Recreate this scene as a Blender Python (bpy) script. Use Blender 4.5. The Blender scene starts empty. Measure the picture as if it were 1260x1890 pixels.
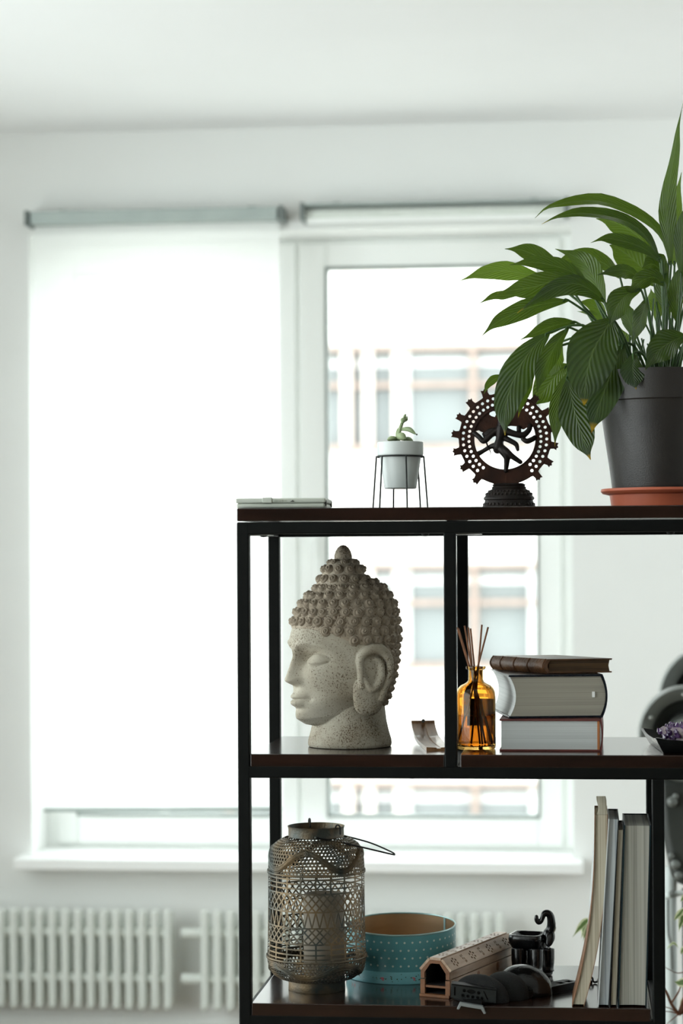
import bpy, math, random
import numpy as np
from mathutils import Vector, Matrix, geometry, noise

SC = bpy.context.scene
COL = SC.collection
PI = math.pi

# ---------------------------------------------------------------- camera
FPX, PX, PY = 4000.0, 698.0, 1044.0          # focal length and principal point, in pixels of the 1260x1890 frame
ROLL, YAW, EYE = 0.005, math.radians(5.5), 1.5
FWD = Vector((-math.sin(YAW), math.cos(YAW), 0.0))
RGT = Vector((math.cos(YAW), math.sin(YAW), 0.0))
CAM = Vector((0.0, 0.0, EYE))
cd = bpy.data.cameras.new('camera')
cam = bpy.data.objects.new('camera', cd)
COL.objects.link(cam)
cd.sensor_fit = 'VERTICAL'
cd.sensor_height = 36.0
cd.lens = FPX / 1890.0 * 36.0
cd.shift_x = (630.0 - PX) / 1890.0
cd.shift_y = (PY - 945.0) / 1890.0
cd.clip_start, cd.clip_end = 0.05, 300.0
cd.dof.use_dof = True
cd.dof.focus_distance = 3.74
cd.dof.aperture_fstop = 3.4
cam.matrix_world = (Matrix.Translation(CAM) @ Matrix.Rotation(YAW, 4, 'Z') @ Matrix.Rotation(PI / 2, 4, 'X')
                    @ Matrix.Rotation(-ROLL, 4, 'Z'))
SC.camera = cam

# ---------------------------------------------------------------- sky, exposure
w = bpy.data.worlds.new('overcast_sky')
SC.world = w
w.use_nodes = True
nt = w.node_tree
nt.nodes.clear()
bg = nt.nodes.new('ShaderNodeBackground')
bg.inputs['Color'].default_value = (0.975, 1.0, 1.018, 1)
bg.inputs['Strength'].default_value = 4.4
out = nt.nodes.new('ShaderNodeOutputWorld')
nt.links.new(bg.outputs[0], out.inputs[0])
vs = SC.view_settings
vs.view_transform = 'Standard'
vs.look = 'None'
vs.exposure = 0.44
vs.gamma = 1.0
vs.use_curve_mapping = False
cy = SC.cycles
cy.max_bounces = 14
cy.diffuse_bounces = 8
cy.glossy_bounces = 5
cy.transmission_bounces = 10
cy.transparent_max_bounces = 16
cy.caustics_reflective = False
cy.caustics_refractive = False
cy.sample_clamp_indirect = 8.0
cy.use_denoising = True


def ray(px, py):
    """Direction through a pixel, scaled so that its forward component is 1."""
    u, v = (px - PX) / FPX, (PY - py) / FPX
    u0, v0 = u + ROLL * v, v - ROLL * u
    return FWD + RGT * u0 + Vector((0, 0, v0))


def at(px, py, Y):
    d = ray(px, py)
    return CAM + d * (Y / d.y)


def on(px, py, Z):
    d = ray(px, py)
    return CAM + d * ((Z - EYE) / d.z)


def mpp(Y):
    """Metres that one pixel spans at world depth Y."""
    return Y / math.cos(YAW) / FPX


# portals only help the renderer find the daylight openings
def portal(name, loc, rot, sx, sy):
    ld = bpy.data.lights.new(name, 'AREA')
    ld.shape = 'RECTANGLE'
    ld.size, ld.size_y = sx, sy
    ld.cycles.is_portal = True
    o = bpy.data.objects.new(name, ld)
    COL.objects.link(o)
    o.location = loc
    o.rotation_euler = rot


# ---------------------------------------------------------------- the room's measures
YW = 6.75                                   # window wall
YFR = YW + 0.20                             # window frame plane
XL, XR, YR, ZC = -2.7, 2.9, -3.4, at(630, 234, YW).z
WX0, WX1 = at(56, 1000, YW).x, at(1056, 1000, YW).x
WZ1, WZ0 = at(560, 424, YW).z, at(560, 1566, YFR).z
portal('window_portal', ((WX0 + WX1) / 2, YW + 0.1, (WZ0 + WZ1) / 2), (-PI / 2, 0, 0), WX1 - WX0, WZ1 - WZ0)
LWY0, LWY1, LWZ0, LWZ1 = -0.4, 5.3, 0.25, 2.68      # unseen window in the left wall, added and sized to light the room
portal('added_window_left_portal', (XL - 0.02, (LWY0 + LWY1) / 2, (LWZ0 + LWZ1) / 2), (0, -PI / 2, 0), LWZ1 - LWZ0, LWY1 - LWY0)

RWY0, RWY1, RWZ0, RWZ1 = 4.5, 6.2, 0.5, 2.55       # unseen window in the right wall, added to brighten the back wall
portal('added_window_right_portal', (XR + 0.02, (RWY0 + RWY1) / 2, (RWZ0 + RWZ1) / 2), (0, PI / 2, 0), RWZ1 - RWZ0, RWY1 - RWY0)


# ---------------------------------------------------------------- materials
def lin(c):
    return tuple((x / 255 / 12.92) if x / 255 <= 0.04045 else ((x / 255 + 0.055) / 1.055) ** 2.4 for x in c)


def mat(name, rgb, rough=0.5, metal=0.0, var=None, vscale=8.0, vstretch=(1, 1, 1), bump=0.0, bscale=60.0, spec=0.5,
        trans=0.0, ior=1.45, coat=0.0, vdetail=5.0, vpos=(0.35, 0.65)):
    """Procedural material: base colour (sRGB 0-255) mixed by noise with VAR, plus a noise bump."""
    m = bpy.data.materials.new(name)
    m.use_nodes = True
    n, l = m.node_tree.nodes, m.node_tree.links
    b = n['Principled BSDF']
    b.inputs['Roughness'].default_value = rough
    b.inputs['Metallic'].default_value = metal
    b.inputs['Specular IOR Level'].default_value = spec
    b.inputs['Transmission Weight'].default_value = trans
    b.inputs['IOR'].default_value = ior
    b.inputs['Coat Weight'].default_value = coat
    b.inputs['Coat Roughness'].default_value = 0.12
    tc = n.new('ShaderNodeTexCoord')
    mp = n.new('ShaderNodeMapping')
    mp.inputs['Scale'].default_value = vstretch
    l.new(tc.outputs['Object'], mp.inputs['Vector'])
    base = (*lin(rgb), 1)
    if var is None:
        var = tuple(max(0, c * 0.9) for c in rgb)
    nz = n.new('ShaderNodeTexNoise')
    nz.inputs['Scale'].default_value = vscale
    nz.inputs['Detail'].default_value = vdetail
    l.new(mp.outputs[0], nz.inputs['Vector'])
    cr = n.new('ShaderNodeValToRGB')
    cr.color_ramp.elements[0].position, cr.color_ramp.elements[1].position = vpos
    cr.color_ramp.elements[0].color = base
    cr.color_ramp.elements[1].color = (*lin(var), 1)
    l.new(nz.outputs['Fac'], cr.inputs['Fac'])
    l.new(cr.outputs['Color'], b.inputs['Base Color'])
    if bump:
        n2 = n.new('ShaderNodeTexNoise')
        n2.inputs['Scale'].default_value = bscale
        n2.inputs['Detail'].default_value = 4
        l.new(mp.outputs[0], n2.inputs['Vector'])
        bp = n.new('ShaderNodeBump')
        bp.inputs['Strength'].default_value = bump
        bp.inputs['Distance'].default_value = 0.002
        l.new(n2.outputs['Fac'], bp.inputs['Height'])
        l.new(bp.outputs[0], b.inputs['Normal'])
    return m


# ---------------------------------------------------------------- mesh helpers
class MB:
    """Collects shapes and links them as one mesh object."""

    def __init__(s):
        s.v, s.f, s.mi, s.uv = [], [], [], None

    def add(s, vs, fs, m=0):
        o = len(s.v)
        s.v += [tuple(p) for p in vs]
        s.f += [tuple(i + o for i in f) for f in fs]
        s.mi += [m] * len(fs)
        return o

    def obox(s, c, ax, ay, az, m=0):
        c, ax, ay, az = Vector(c), Vector(ax), Vector(ay), Vector(az)
        vs = [c + ax * i + ay * j + az * k for k in (-1, 1) for j in (-1, 1) for i in (-1, 1)]
        s.add(vs, [(0, 2, 3, 1), (4, 5, 7, 6), (0, 1, 5, 4), (2, 6, 7, 3), (0, 4, 6, 2), (1, 3, 7, 5)], m)
        return s

    def box(s, x0, x1, y0, y1, z0, z1, m=0):
        return s.obox(((x0 + x1) / 2, (y0 + y1) / 2, (z0 + z1) / 2), ((x1 - x0) / 2, 0, 0), (0, (y1 - y0) / 2, 0),
                      (0, 0, (z1 - z0) / 2), m)

    def grid(s, rows, closed_u=False, closed_v=False, m=0, flip=False):
        nr, nc = len(rows), len(rows[0])
        o = len(s.v)
        for r in rows:
            s.v += [tuple(p) for p in r]
        for i in range(nr if closed_v else nr - 1):
            for j in range(nc if closed_u else nc - 1):
                a, b = o + i * nc + j, o + i * nc + (j + 1) % nc
                c, d = o + ((i + 1) % nr) * nc + (j + 1) % nc, o + ((i + 1) % nr) * nc + j
                s.f.append((d, c, b, a) if flip else (a, b, c, d))
                s.mi.append(m)
        return o

    def lathe(s, prof, n=48, c=(0, 0, 0), sx=1.0, sy=1.0, m=0, cap=True):
        rows = [[(c[0] + r * sx * math.cos(2 * PI * j / n), c[1] + r * sy * math.sin(2 * PI * j / n), c[2] + z)
                 for j in range(n)] for r, z in prof]
        o = s.grid(rows, closed_u=True, m=m)
        if cap:
            s.f.append(tuple(o + n - 1 - j for j in range(n)))
            s.mi.append(m)
            e = o + (len(prof) - 1) * n
            s.f.append(tuple(e + j for j in range(n)))
            s.mi.append(m)
        return s

    def tube(s, pts, r, n=8, m=0, cap=True, closed=False, flat=None):
        """Tube along points; r a number or one per point; flat=(k, vector) squashes it."""
        pts = [Vector(p) for p in pts]
        k = len(pts)
        rs = r if isinstance(r, (list, tuple)) else [r] * k
        prev = None
        rows = []
        for i, p in enumerate(pts):
            if closed:
                t = pts[(i + 1) % k] - pts[i - 1]
            else:
                t = pts[min(i + 1, k - 1)] - pts[max(i - 1, 0)]
            t = t.normalized() if t.length > 1e-9 else Vector((0, 0, 1))
            if prev is None:
                a = Vector((0, 0, 1)) if abs(t.z) < 0.9 else Vector((1, 0, 0))
                prev = (a - t * a.dot(t)).normalized()
            else:
                q = prev - t * prev.dot(t)
                prev = q.normalized() if q.length > 1e-6 else prev
            bi = t.cross(prev)
            rows.append([p + (prev * math.cos(2 * PI * j / n) + bi * math.sin(2 * PI * j / n)) * rs[i] for j in range(n)])
        o = s.grid(rows, closed_u=True, closed_v=closed, m=m)
        if cap and not closed:
            s.f.append(tuple(o + n - 1 - j for j in range(n)))
            s.mi.append(m)
            e = o + (k - 1) * n
            s.f.append(tuple(e + j for j in range(n)))
            s.mi.append(m)
        return s

    def ball(s, c, r, nu=16, nv=10, m=0, rot=None):
        c = Vector(c)
        r = (r, r, r) if not isinstance(r, (list, tuple)) else r
        rows = []
        for i in range(nv + 1):
            a = -PI / 2 + PI * min(max(i, 0.02), nv - 0.02) / nv
            row = []
            for j in range(nu):
                b = 2 * PI * j / nu
                p = Vector((r[0] * math.cos(a) * math.cos(b), r[1] * math.cos(a) * math.sin(b), r[2] * math.sin(a)))
                row.append(c + (rot @ p if rot else p))
            rows.append(row)
        o = s.grid(rows, closed_u=True, m=m)
        s.f.append(tuple(o + nu - 1 - j for j in range(nu)))
        s.f.append(tuple(o + nv * nu + j for j in range(nu)))
        s.mi += [m, m]
        return s

    def prism(s, poly, fn, t0, t1, m=0):
        """Extrude a 2D polygon (counter-clockwise); fn(a, b, t) gives the 3D point."""
        n = len(poly)
        vs = [fn(a, b, t0) for a, b in poly] + [fn(a, b, t1) for a, b in poly]
        fs = [tuple(range(n - 1, -1, -1)), tuple(range(n, 2 * n))]
        fs += [(i, (i + 1) % n, n + (i + 1) % n, n + i) for i in range(n)]
        s.add(vs, fs, m)
        return s

    def plate(s, outer, holes, fn, t0, t1, m=0):
        """A flat plate with real holes, extruded from t0 to t1."""
        def inside(p, poly):
            r = False
            j = len(poly) - 1
            for i in range(len(poly)):
                (xi, yi), (xj, yj) = poly[i], poly[j]
                if (yi > p[1]) != (yj > p[1]) and p[0] < (xj - xi) * (p[1] - yi) / (yj - yi) + xi:
                    r = not r
                j = i
            return r
        vs, es = [], []
        loops = [outer] + holes
        for lp in loops:
            o = len(vs)
            vs += [Vector(p) for p in lp]
            es += [(o + i, o + (i + 1) % len(lp)) for i in range(len(lp))]
        V, _, F, *_ = geometry.delaunay_2d_cdt(vs, es, [], 0, 1e-7)
        boxes = [(min(p[0] for p in h), max(p[0] for p in h), min(p[1] for p in h), max(p[1] for p in h), h) for h in holes]
        keep = []
        for f in F:
            c = (sum(V[i].x for i in f) / 3, sum(V[i].y for i in f) / 3)
            if not inside(c, outer):
                continue
            if any(b[0] <= c[0] <= b[1] and b[2] <= c[1] <= b[3] and inside(c, b[4]) for b in boxes):
                continue
            keep.append(tuple(f))
        n = len(V)
        pts = [fn(p.x, p.y, t0) for p in V] + [fn(p.x, p.y, t1) for p in V]
        fs = [tuple(reversed(f)) for f in keep] + [tuple(i + n for i in f) for f in keep]
        cnt = {}
        for f in keep:
            for i in range(3):
                e = (f[i], f[(i + 1) % 3])
                cnt[e] = cnt.get(e, 0) + 1
        for a, b in cnt:
            if (b, a) not in cnt:
                fs.append((a, b, b + n, a + n))
        s.add(pts, fs, m)
        return s

    def mesh(s, name, mats, smooth=True, angle=40):
        me = bpy.data.meshes.new(name)
        me.from_pydata(s.v, [], s.f)
        for m in (mats if isinstance(mats, (list, tuple)) else [mats]):
            me.materials.append(m)
        me.polygons.foreach_set('material_index', s.mi)
        if s.uv is not None:
            ul = me.uv_layers.new(name='UVMap')
            for lp in me.loops:
                ul.data[lp.index].uv = s.uv[lp.vertex_index]
        if smooth:
            me.polygons.foreach_set('use_smooth', [True] * len(me.polygons))
            me.set_sharp_from_angle(angle=math.radians(angle))
        me.validate()
        me.update()
        return me

    def build(s, name, mats, parent=None, smooth=True, angle=40, bevel=0.0, loc=None, rz=0.0, seg=2):
        o = bpy.data.objects.new(name, s.mesh(name, mats, smooth, angle))
        COL.objects.link(o)
        if parent is not None:
            o.parent = parent
        if loc is not None:
            o.location = loc
        if rz:
            o.rotation_euler = (0, 0, rz)
        if bevel:
            b = o.modifiers.new('bevel', 'BEVEL')
            b.width = bevel
            b.segments = seg
            b.limit_method = 'ANGLE'
            b.angle_limit = math.radians(35)
            b.harden_normals = True
        return o


def tag(o, label, cat=None, group=None, kind=None):
    if label:
        o['label'] = label
    if cat:
        o['category'] = cat
    if group:
        o['group'] = group
    if kind:
        o['kind'] = kind
    return o


def thing(name, label, cat, loc=(0, 0, 0), rz=0.0, group=None, rot=None):
    o = bpy.data.objects.new(name, None)
    o.empty_display_size = 0.02
    COL.objects.link(o)
    o.location = loc
    o.rotation_euler = rot if rot else (0, 0, rz)
    return tag(o, label, cat, group)


def structure(name, mb, m, parent=None, **kw):
    o = mb.build(name, m, parent, **kw)
    if parent is None:
        o['kind'] = 'structure'
    return o


def remesh(o, voxel, smooth=0, angle=None):
    r = o.modifiers.new('remesh', 'REMESH')
    r.mode = 'VOXEL'
    r.voxel_size = voxel
    r.use_smooth_shade = True
    if smooth:
        q = o.modifiers.new('smooth', 'SMOOTH')
        q.factor = 0.5
        q.iterations = smooth
    return o


def spline(pts, n):
    """Catmull-Rom through points, n samples."""
    P = [Vector(p) for p in pts]
    P = [P[0] * 2 - P[1]] + P + [P[-1] * 2 - P[-2]]
    k = len(P) - 3
    res = []
    for i in range(n):
        t = i / (n - 1) * k
        j = min(int(t), k - 1)
        t -= j
        a, b, c, d = P[j:j + 4]
        res.append(0.5 * (2 * b + (c - a) * t + (2 * a - 5 * b + 4 * c - d) * t * t + (3 * b - 3 * c + d - a) * t ** 3))
    return res


def copy_parts(src, **kw):
    """Copy a thing with its parts and sub-parts (mesh data shared)."""
    r = src.copy()
    COL.objects.link(r)
    for ch in list(src.children):
        c = ch.copy()
        COL.objects.link(c)
        c.parent = r
        for g in ch.children:
            d = g.copy()
            COL.objects.link(d)
            d.parent = c
    return r


rnd = random.Random(7)

# ================================================================ room
M_wall = mat('wall_paint', (237, 238, 236), 0.85, var=(235, 236, 234), vscale=3, bump=0.05, bscale=180)
M_ceil = mat('ceiling_paint', (242, 243, 243), 0.9, var=(240, 241, 241), vscale=2)
M_floor = mat('floor_wood', (132, 116, 98), 0.5, var=(108, 93, 76), vscale=3, vstretch=(8, 0.7, 1))
M_white = mat('white_plastic', (250, 252, 250), 0.35, var=(248, 250, 248), vscale=4)
M_sill = mat('white_sill', (251, 252, 251), 0.3, var=(249, 250, 249), vscale=4)
M_rad = mat('radiator_enamel', (226, 230, 225), 0.35, var=(221, 226, 220), vscale=5)
M_grey_metal = mat('grey_metal', (176, 186, 182), 0.4, 0.4, var=(166, 176, 173), vscale=9)
M_gasket = mat('window_gasket', (150, 158, 154), 0.6)

structure('floor', MB().box(XL, XR, YR, YW, -0.1, 0.0), M_floor, smooth=False)
structure('ceiling', MB().box(XL - 0.3, XR + 0.3, YR - 0.3, YW + 0.35, ZC, ZC + 0.15), M_ceil, smooth=False)


def wall_with_opening(name, axis, pos, thick, a0, a1, o0, o1, z0, z1):
    """Wall of four pieces around one opening; axis 'x' runs along x at depth pos."""
    mb = MB()
    for (u0, u1, w0, w1) in ((a0, o0, 0, ZC), (o1, a1, 0, ZC), (o0, o1, 0, z0), (o0, o1, z1, ZC)):
        if axis == 'x':
            mb.box(u0, u1, min(pos, pos + thick), max(pos, pos + thick), w0, w1)
        else:
            mb.box(min(pos, pos + thick), max(pos, pos + thick), u0, u1, w0, w1)
    return structure(name, mb, M_wall, smooth=False)


wall_with_opening('wall_back', 'x', YW, 0.35, XL, XR, WX0, WX1, WZ0, WZ1)
wall_with_opening('wall_left', 'y', XL, -0.3, YR - 0.3, YW + 0.35, LWY0, LWY1, LWZ0, LWZ1)
M_darkwall = mat('dark_wall_paint', (92, 90, 86), 0.9, var=(88, 86, 82), vscale=3)
structure('wall_front', MB().box(XL, XR, YR - 0.3, YR, 0, ZC), M_darkwall, smooth=False)
wall_with_opening('wall_right', 'y', XR, 0.3, YR - 0.3, YW + 0.35, RWY0, RWY1, RWZ0, RWZ1)
structure('baseboard_back', MB().box(XL, XR, YW - 0.015, YW, 0, 0.07), M_white, bevel=0.003)


def glass_mat(name, tint):
    m = bpy.data.materials.new(name)
    m.use_nodes = True
    n, l = m.node_tree.nodes, m.node_tree.links
    n.clear()
    tr = n.new('ShaderNodeBsdfTransparent')
    tr.inputs[0].default_value = (*tint, 1)
    gl = n.new('ShaderNodeBsdfGlossy')
    gl.inputs['Roughness'].default_value = 0.01
    lw = n.new('ShaderNodeLayerWeight')
    pw = n.new('ShaderNodeMath')
    pw.operation = 'POWER'
    pw.inputs[1].default_value = 5.0
    fr = n.new('ShaderNodeMath')
    fr.operation = 'MULTIPLY_ADD'
    fr.inputs[1].default_value = 0.95
    fr.inputs[2].default_value = 0.04
    l.new(lw.outputs['Facing'], pw.inputs[0])
    l.new(pw.outputs[0], fr.inputs[0])
    mx = n.new('ShaderNodeMixShader')
    o = n.new('ShaderNodeOutputMaterial')
    l.new(fr.outputs[0], mx.inputs[0])
    l.new(tr.outputs[0], mx.inputs[1])
    l.new(gl.outputs[0], mx.inputs[2])
    l.new(mx.outputs[0], o.inputs[0])
    return m


M_glass = glass_mat('window_glass', (0.95, 0.98, 0.97))

# the two-sash plastic window in its reveal
win = thing('window_1', None, None)
win['kind'] = 'structure'


def frame_ring(mb, x0, x1, z0, z1, wl, wr, wb, wt, y0, y1):
    mb.box(x0, x0 + wl, y0, y1, z0, z1)
    mb.box(x1 - wr, x1, y0, y1, z0, z1)
    mb.box(x0 + wl, x1 - wr, y0, y1, z0, z0 + wb)
    mb.box(x0 + wl, x1 - wr, y0, y1, z1 - wt, z1)


def fx(px):
    return at(px, 1000, YFR).x


def fz(py, px=760):
    return at(px, py, YFR).z


FXM = fx(551)
outer = MB()
frame_ring(outer, WX0, WX1, WZ0, WZ1, 0.05, 0.05, 0.05, 0.05, YFR + 0.006, YFR + 0.08)
outer.box(FXM - 0.03, FXM + 0.03, YFR + 0.006, YFR + 0.08, WZ0 + 0.05, WZ1 - 0.05)
outer.build('window_frame', M_white, win, bevel=0.004)
panes = []
for nm, a, b, ga, gb in (('left', WX0 + 0.035, FXM - 0.004, fx(143), fx(500)), ('right', FXM + 0.004, WX1 - 0.035, fx(605), fx(992))):
    s = MB()
    gz1, gz0 = (fz(493) if nm == 'right' else fz(505, 330)), fz(1506)
    za, zb = WZ0 + 0.012, WZ1 - 0.012
    frame_ring(s, a, b, za, zb, ga - a, b - gb, gz0 - za, zb - gz1, YFR - 0.012, YFR + 0.06)
    sash = s.build('window_sash', M_white, win, bevel=0.008, seg=3)
    g = MB()
    frame_ring(g, ga - 0.004, gb + 0.004, gz0 - 0.004, gz1 + 0.004, 0.008, 0.008, 0.008, 0.008, YFR - 0.016, YFR + 0.03)
    g.build('gasket', M_gasket, sash)
    MB().box(ga - 0.005, gb + 0.005, YFR + 0.02, YFR + 0.024, gz0 - 0.005, gz1 + 0.005).build('pane', M_glass, sash, smooth=False)
hz = fz(1010)
h = MB()
h.box(FXM + 0.035, FXM + 0.065, YFR - 0.024, YFR - 0.012, hz - 0.035, hz + 0.035)
h.box(FXM + 0.042, FXM + 0.058, YFR - 0.055, YFR - 0.024, hz + 0.005, hz + 0.02)
h.box(FXM + 0.042, FXM + 0.058, YFR - 0.06, YFR - 0.046, hz - 0.11, hz + 0.02)
h.build('window_handle', M_white, win, bevel=0.003)

# window sill board
sz1 = WZ0 + 0.002
sx0, sx1 = at(30, 1600, YW - 0.07).x, at(1076, 1600, YW - 0.07).x
sill = MB()
sill.box(sx0, sx1, YW - 0.11, YW - 0.001, sz1 - 0.036, sz1)
sill.box(WX0 + 0.002, WX1 - 0.002, YW - 0.003, YFR - 0.014, sz1 - 0.02, sz1)
tag(sill.build('trim_1', M_sill, bevel=0.006, seg=3), None, kind='structure')

# the unseen windows added in the side walls for their daylight
def side_window(name, xa, xb, y0, y1, z0, z1, n_):
    wv = thing(name, None, None)
    wv['kind'] = 'structure'
    f = MB()
    for i in range(n_ + 1):
        y = y0 + (y1 - y0 - 0.06) * i / n_
        f.box(xa, xb, y, y + 0.06, z0 + 0.06, z1 - 0.06)
    f.box(xa, xb, y0, y1, z0, z0 + 0.06).box(xa, xb, y0, y1, z1 - 0.06, z1)
    f.build('window_frame', M_white, wv)
    xm = (xa + xb) / 2
    MB().box(xm - 0.002, xm + 0.002, y0, y1, z0, z1).build('pane', M_glass, wv, smooth=False)


side_window('added_window_left', XL - 0.19, XL - 0.12, LWY0, LWY1, LWZ0, LWZ1, 5)
side_window('added_window_right', XR + 0.12, XR + 0.19, RWY0, RWY1, RWZ0, RWZ1, 2)

# ---------------------------------------------------------------- roller blinds
M_fab = bpy.data.materials.new('blind_fabric')
M_fab.use_nodes = True
n, l = M_fab.node_tree.nodes, M_fab.node_tree.links
n.clear()
df = n.new('ShaderNodeBsdfDiffuse')
tl = n.new('ShaderNodeBsdfTranslucent')
tp = n.new('ShaderNodeBsdfTransparent')
wv_ = n.new('ShaderNodeTexWave')
wv_.inputs['Scale'].default_value = 180
tcf = n.new('ShaderNodeTexCoord')
l.new(tcf.outputs['Object'], wv_.inputs['Vector'])
crf = n.new('ShaderNodeValToRGB')
crf.color_ramp.elements[0].color = (0.95, 0.955, 0.95, 1)
crf.color_ramp.elements[1].color = (0.97, 0.975, 0.97, 1)
l.new(wv_.outputs['Fac'], crf.inputs['Fac'])
for s_ in (df, tl):
    l.new(crf.outputs['Color'], s_.inputs['Color'])
m1 = n.new('ShaderNodeMixShader')
m1.inputs[0].default_value = 0.70
m2 = n.new('ShaderNodeMixShader')
m2.inputs[0].default_value = 0.16
oo = n.new('ShaderNodeOutputMaterial')
l.new(df.outputs[0], m1.inputs[1])
l.new(tl.outputs[0], m1.inputs[2])
l.new(m1.outputs[0], m2.inputs[1])
l.new(tp.outputs[0], m2.inputs[2])
l.new(m2.outputs[0], oo.inputs[0])


def blind(label, pxa, pxb, pya, pyb, drop, roll_r, head_mat, group):
    yb = YW - 0.05
    pa, pb = at(pxa, pya, yb), at(pxb, pya, yb)
    zt, zb = (at((pxa + pxb) / 2, pya, yb).z, at((pxa + pxb) / 2, pyb, yb).z)
    x0, x1 = pa.x, pb.x
    t = thing('roller_blind', label, 'blind', ((x0 + x1) / 2, YW, zt), 0, group)
    hw, hh = (x1 - x0) / 2, zt - zb
    hd = MB()
    if head_mat is M_grey_metal:
        hd.box(-hw + 0.012, hw - 0.012, -0.085, -0.001, -hh, 0)
    else:
        hd.box(-hw + 0.006, hw - 0.006, -0.085, -0.001, -0.008, 0)
        hd.box(-hw + 0.006, hw - 0.006, -0.006, -0.001, -hh, 0)
    hd.build('headrail', M_grey_metal, t, bevel=0.002)
    for sg in (-1, 1):
        MB().box(sg * hw - 0.007, sg * hw + 0.007, -0.09, -0.001, -hh - 0.004, 0.003).build('end_bracket', M_dark_br, t, bevel=0.002)
        q = MB()
        q.box(sg * hw * 0.75 - 0.012, sg * hw * 0.75 + 0.012, -0.03, -0.001, 0.0, 0.012)
        q.build('wall_clip', M_grey_metal, t, bevel=0.001)
    return t, hw, hh


M_dark_br = mat('bracket_grey', (124, 132, 129), 0.5)
M_roll = mat('rolled_fabric', (224, 228, 222), 0.8, var=(217, 222, 215), vscale=20)
t1, hw, hh = blind('white roller blind drawn down over the left half of the window', 54, 521, 389, 412, True, 0, M_grey_metal,
                   'roller blinds above the window')
# fabric hanging from the headrail
fa = MB()
zlow = at(290, 1495, YW - 0.05).z - t1.location.z
fw = hw - 0.012
rows = []
for i in range(31):
    z = -hh + 0.004 + (zlow + hh) * i / 30
    rows.append([(-fw + 2 * fw * j / 12, -0.03 - 0.02 * min(1, i / 6) + 0.002 * math.sin(3.0 * j / 12 * PI) * i / 30, z) for j in range(13)])
fa.grid(rows, flip=True)
f_ = fa.build('fabric', M_fab, t1)
bb = MB()
bb.tube([(-fw * 0.93, -0.05, zlow - 0.002), (fw, -0.05, zlow + 0.006)], 0.007, 10)
bb.build('bottom_bar', M_grey_metal, t1)
t2, hw, hh = blind('pale roller blind rolled up above the right half of the window', 560, 1046, 374, 402, False, 0.02, M_white,
                   'roller blinds above the window')
rl = MB()
rl.tube([(-hw + 0.008, -0.045, -0.028), (hw - 0.008, -0.045, -0.028)], 0.019, 24)
rl.build('fabric_roll', M_roll, t2)
b2 = MB()
b2.box(-hw + 0.012, hw - 0.012, -0.068, -0.062, -0.058, -0.044)
b2.build('bottom_bar', M_white, t2, bevel=0.001)

# ---------------------------------------------------------------- radiators
def radiator(label, pxs, lead):
    yr = YW - 0.10
    z1, z0 = at(300, 1681, yr).z, at(300, 1857, yr).z
    zh, zl = at(300, 1722, yr).z, at(300, 1806, yr).z
    xs = [at(p, 1770, yr).x for p in pxs]
    t = thing('radiator', label, 'radiator', ((xs[0] + xs[-1]) / 2, yr, z0), 0, 'tubular radiators under the window')
    c = MB()
    H = z1 - z0
    c.tube([(0, -0.022, 0.004), (0, -0.022, H - 0.004)], 0.0125, 12)
    c.tube([(0, 0.022, 0.004), (0, 0.022, H - 0.004)], 0.0125, 12)
    c.ball((0, -0.022, 0.004), 0.0125, 12, 6).ball((0, -0.022, H - 0.004), 0.0125, 12, 6)
    me = c.mesh('column', M_rad)
    for x in xs:
        o = bpy.data.objects.new('column', me)
        COL.objects.link(o)
        o.parent = t
        o.location = (x - t.location.x, 0, 0)
    for z in (zh, zl):
        hp = MB()
        xa, xb = xs[0] - t.location.x, xs[-1] - t.location.x
        if lead:
            xa -= lead
        hp.tube([(xa, 0, z - z0), (xb, 0, z - z0)], 0.017, 14)
        hp.build('header_pipe', M_rad, t)
        br = MB()
        br.box(xb * 0.5 - 0.01, xb * 0.5 + 0.01, 0.0, 0.0995, z - z0 - 0.012, z - z0 + 0.012)
        br.build('wall_bracket', M_rad, t)


radiator('white tubular radiator at the far left, below the drawn blind', [312 - 23.6 * i for i in range(19, -1, -1)], 0)
radiator('white tubular radiator behind the metal shelf, right of the pipe gap', [380 + 23.6 * i for i in range(24)], 0.075)

# ---------------------------------------------------------------- the building across the street and the ground
M_bwall = mat('building_render', (214, 212, 207), 0.9, var=(209, 206, 201), vscale=0.6)
M_bwall2 = mat('building_panel', (206, 196, 188), 0.9, var=(202, 190, 182), vscale=0.6)
M_bglass = mat('building_glass', (122, 127, 126), 0.15, var=(110, 115, 114), vscale=0.4, spec=0.6)
M_bframe = mat('building_frame', (152, 134, 124), 0.7)
M_bwhite = mat('building_mullion', (206, 206, 203), 0.6)
M_ground = mat('street_ground', (196, 195, 190), 0.95, var=(180, 179, 174), vscale=0.2)
g_ = MB().box(-90, 90, YW + 1.0, 120, -9.2, -9.0)
structure('ground', g_, M_ground, smooth=False)
YB = 30.0


def bz(py):
    return at(800, py, YB).z


def bx(px):
    return at(px, 900, YB).x


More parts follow.
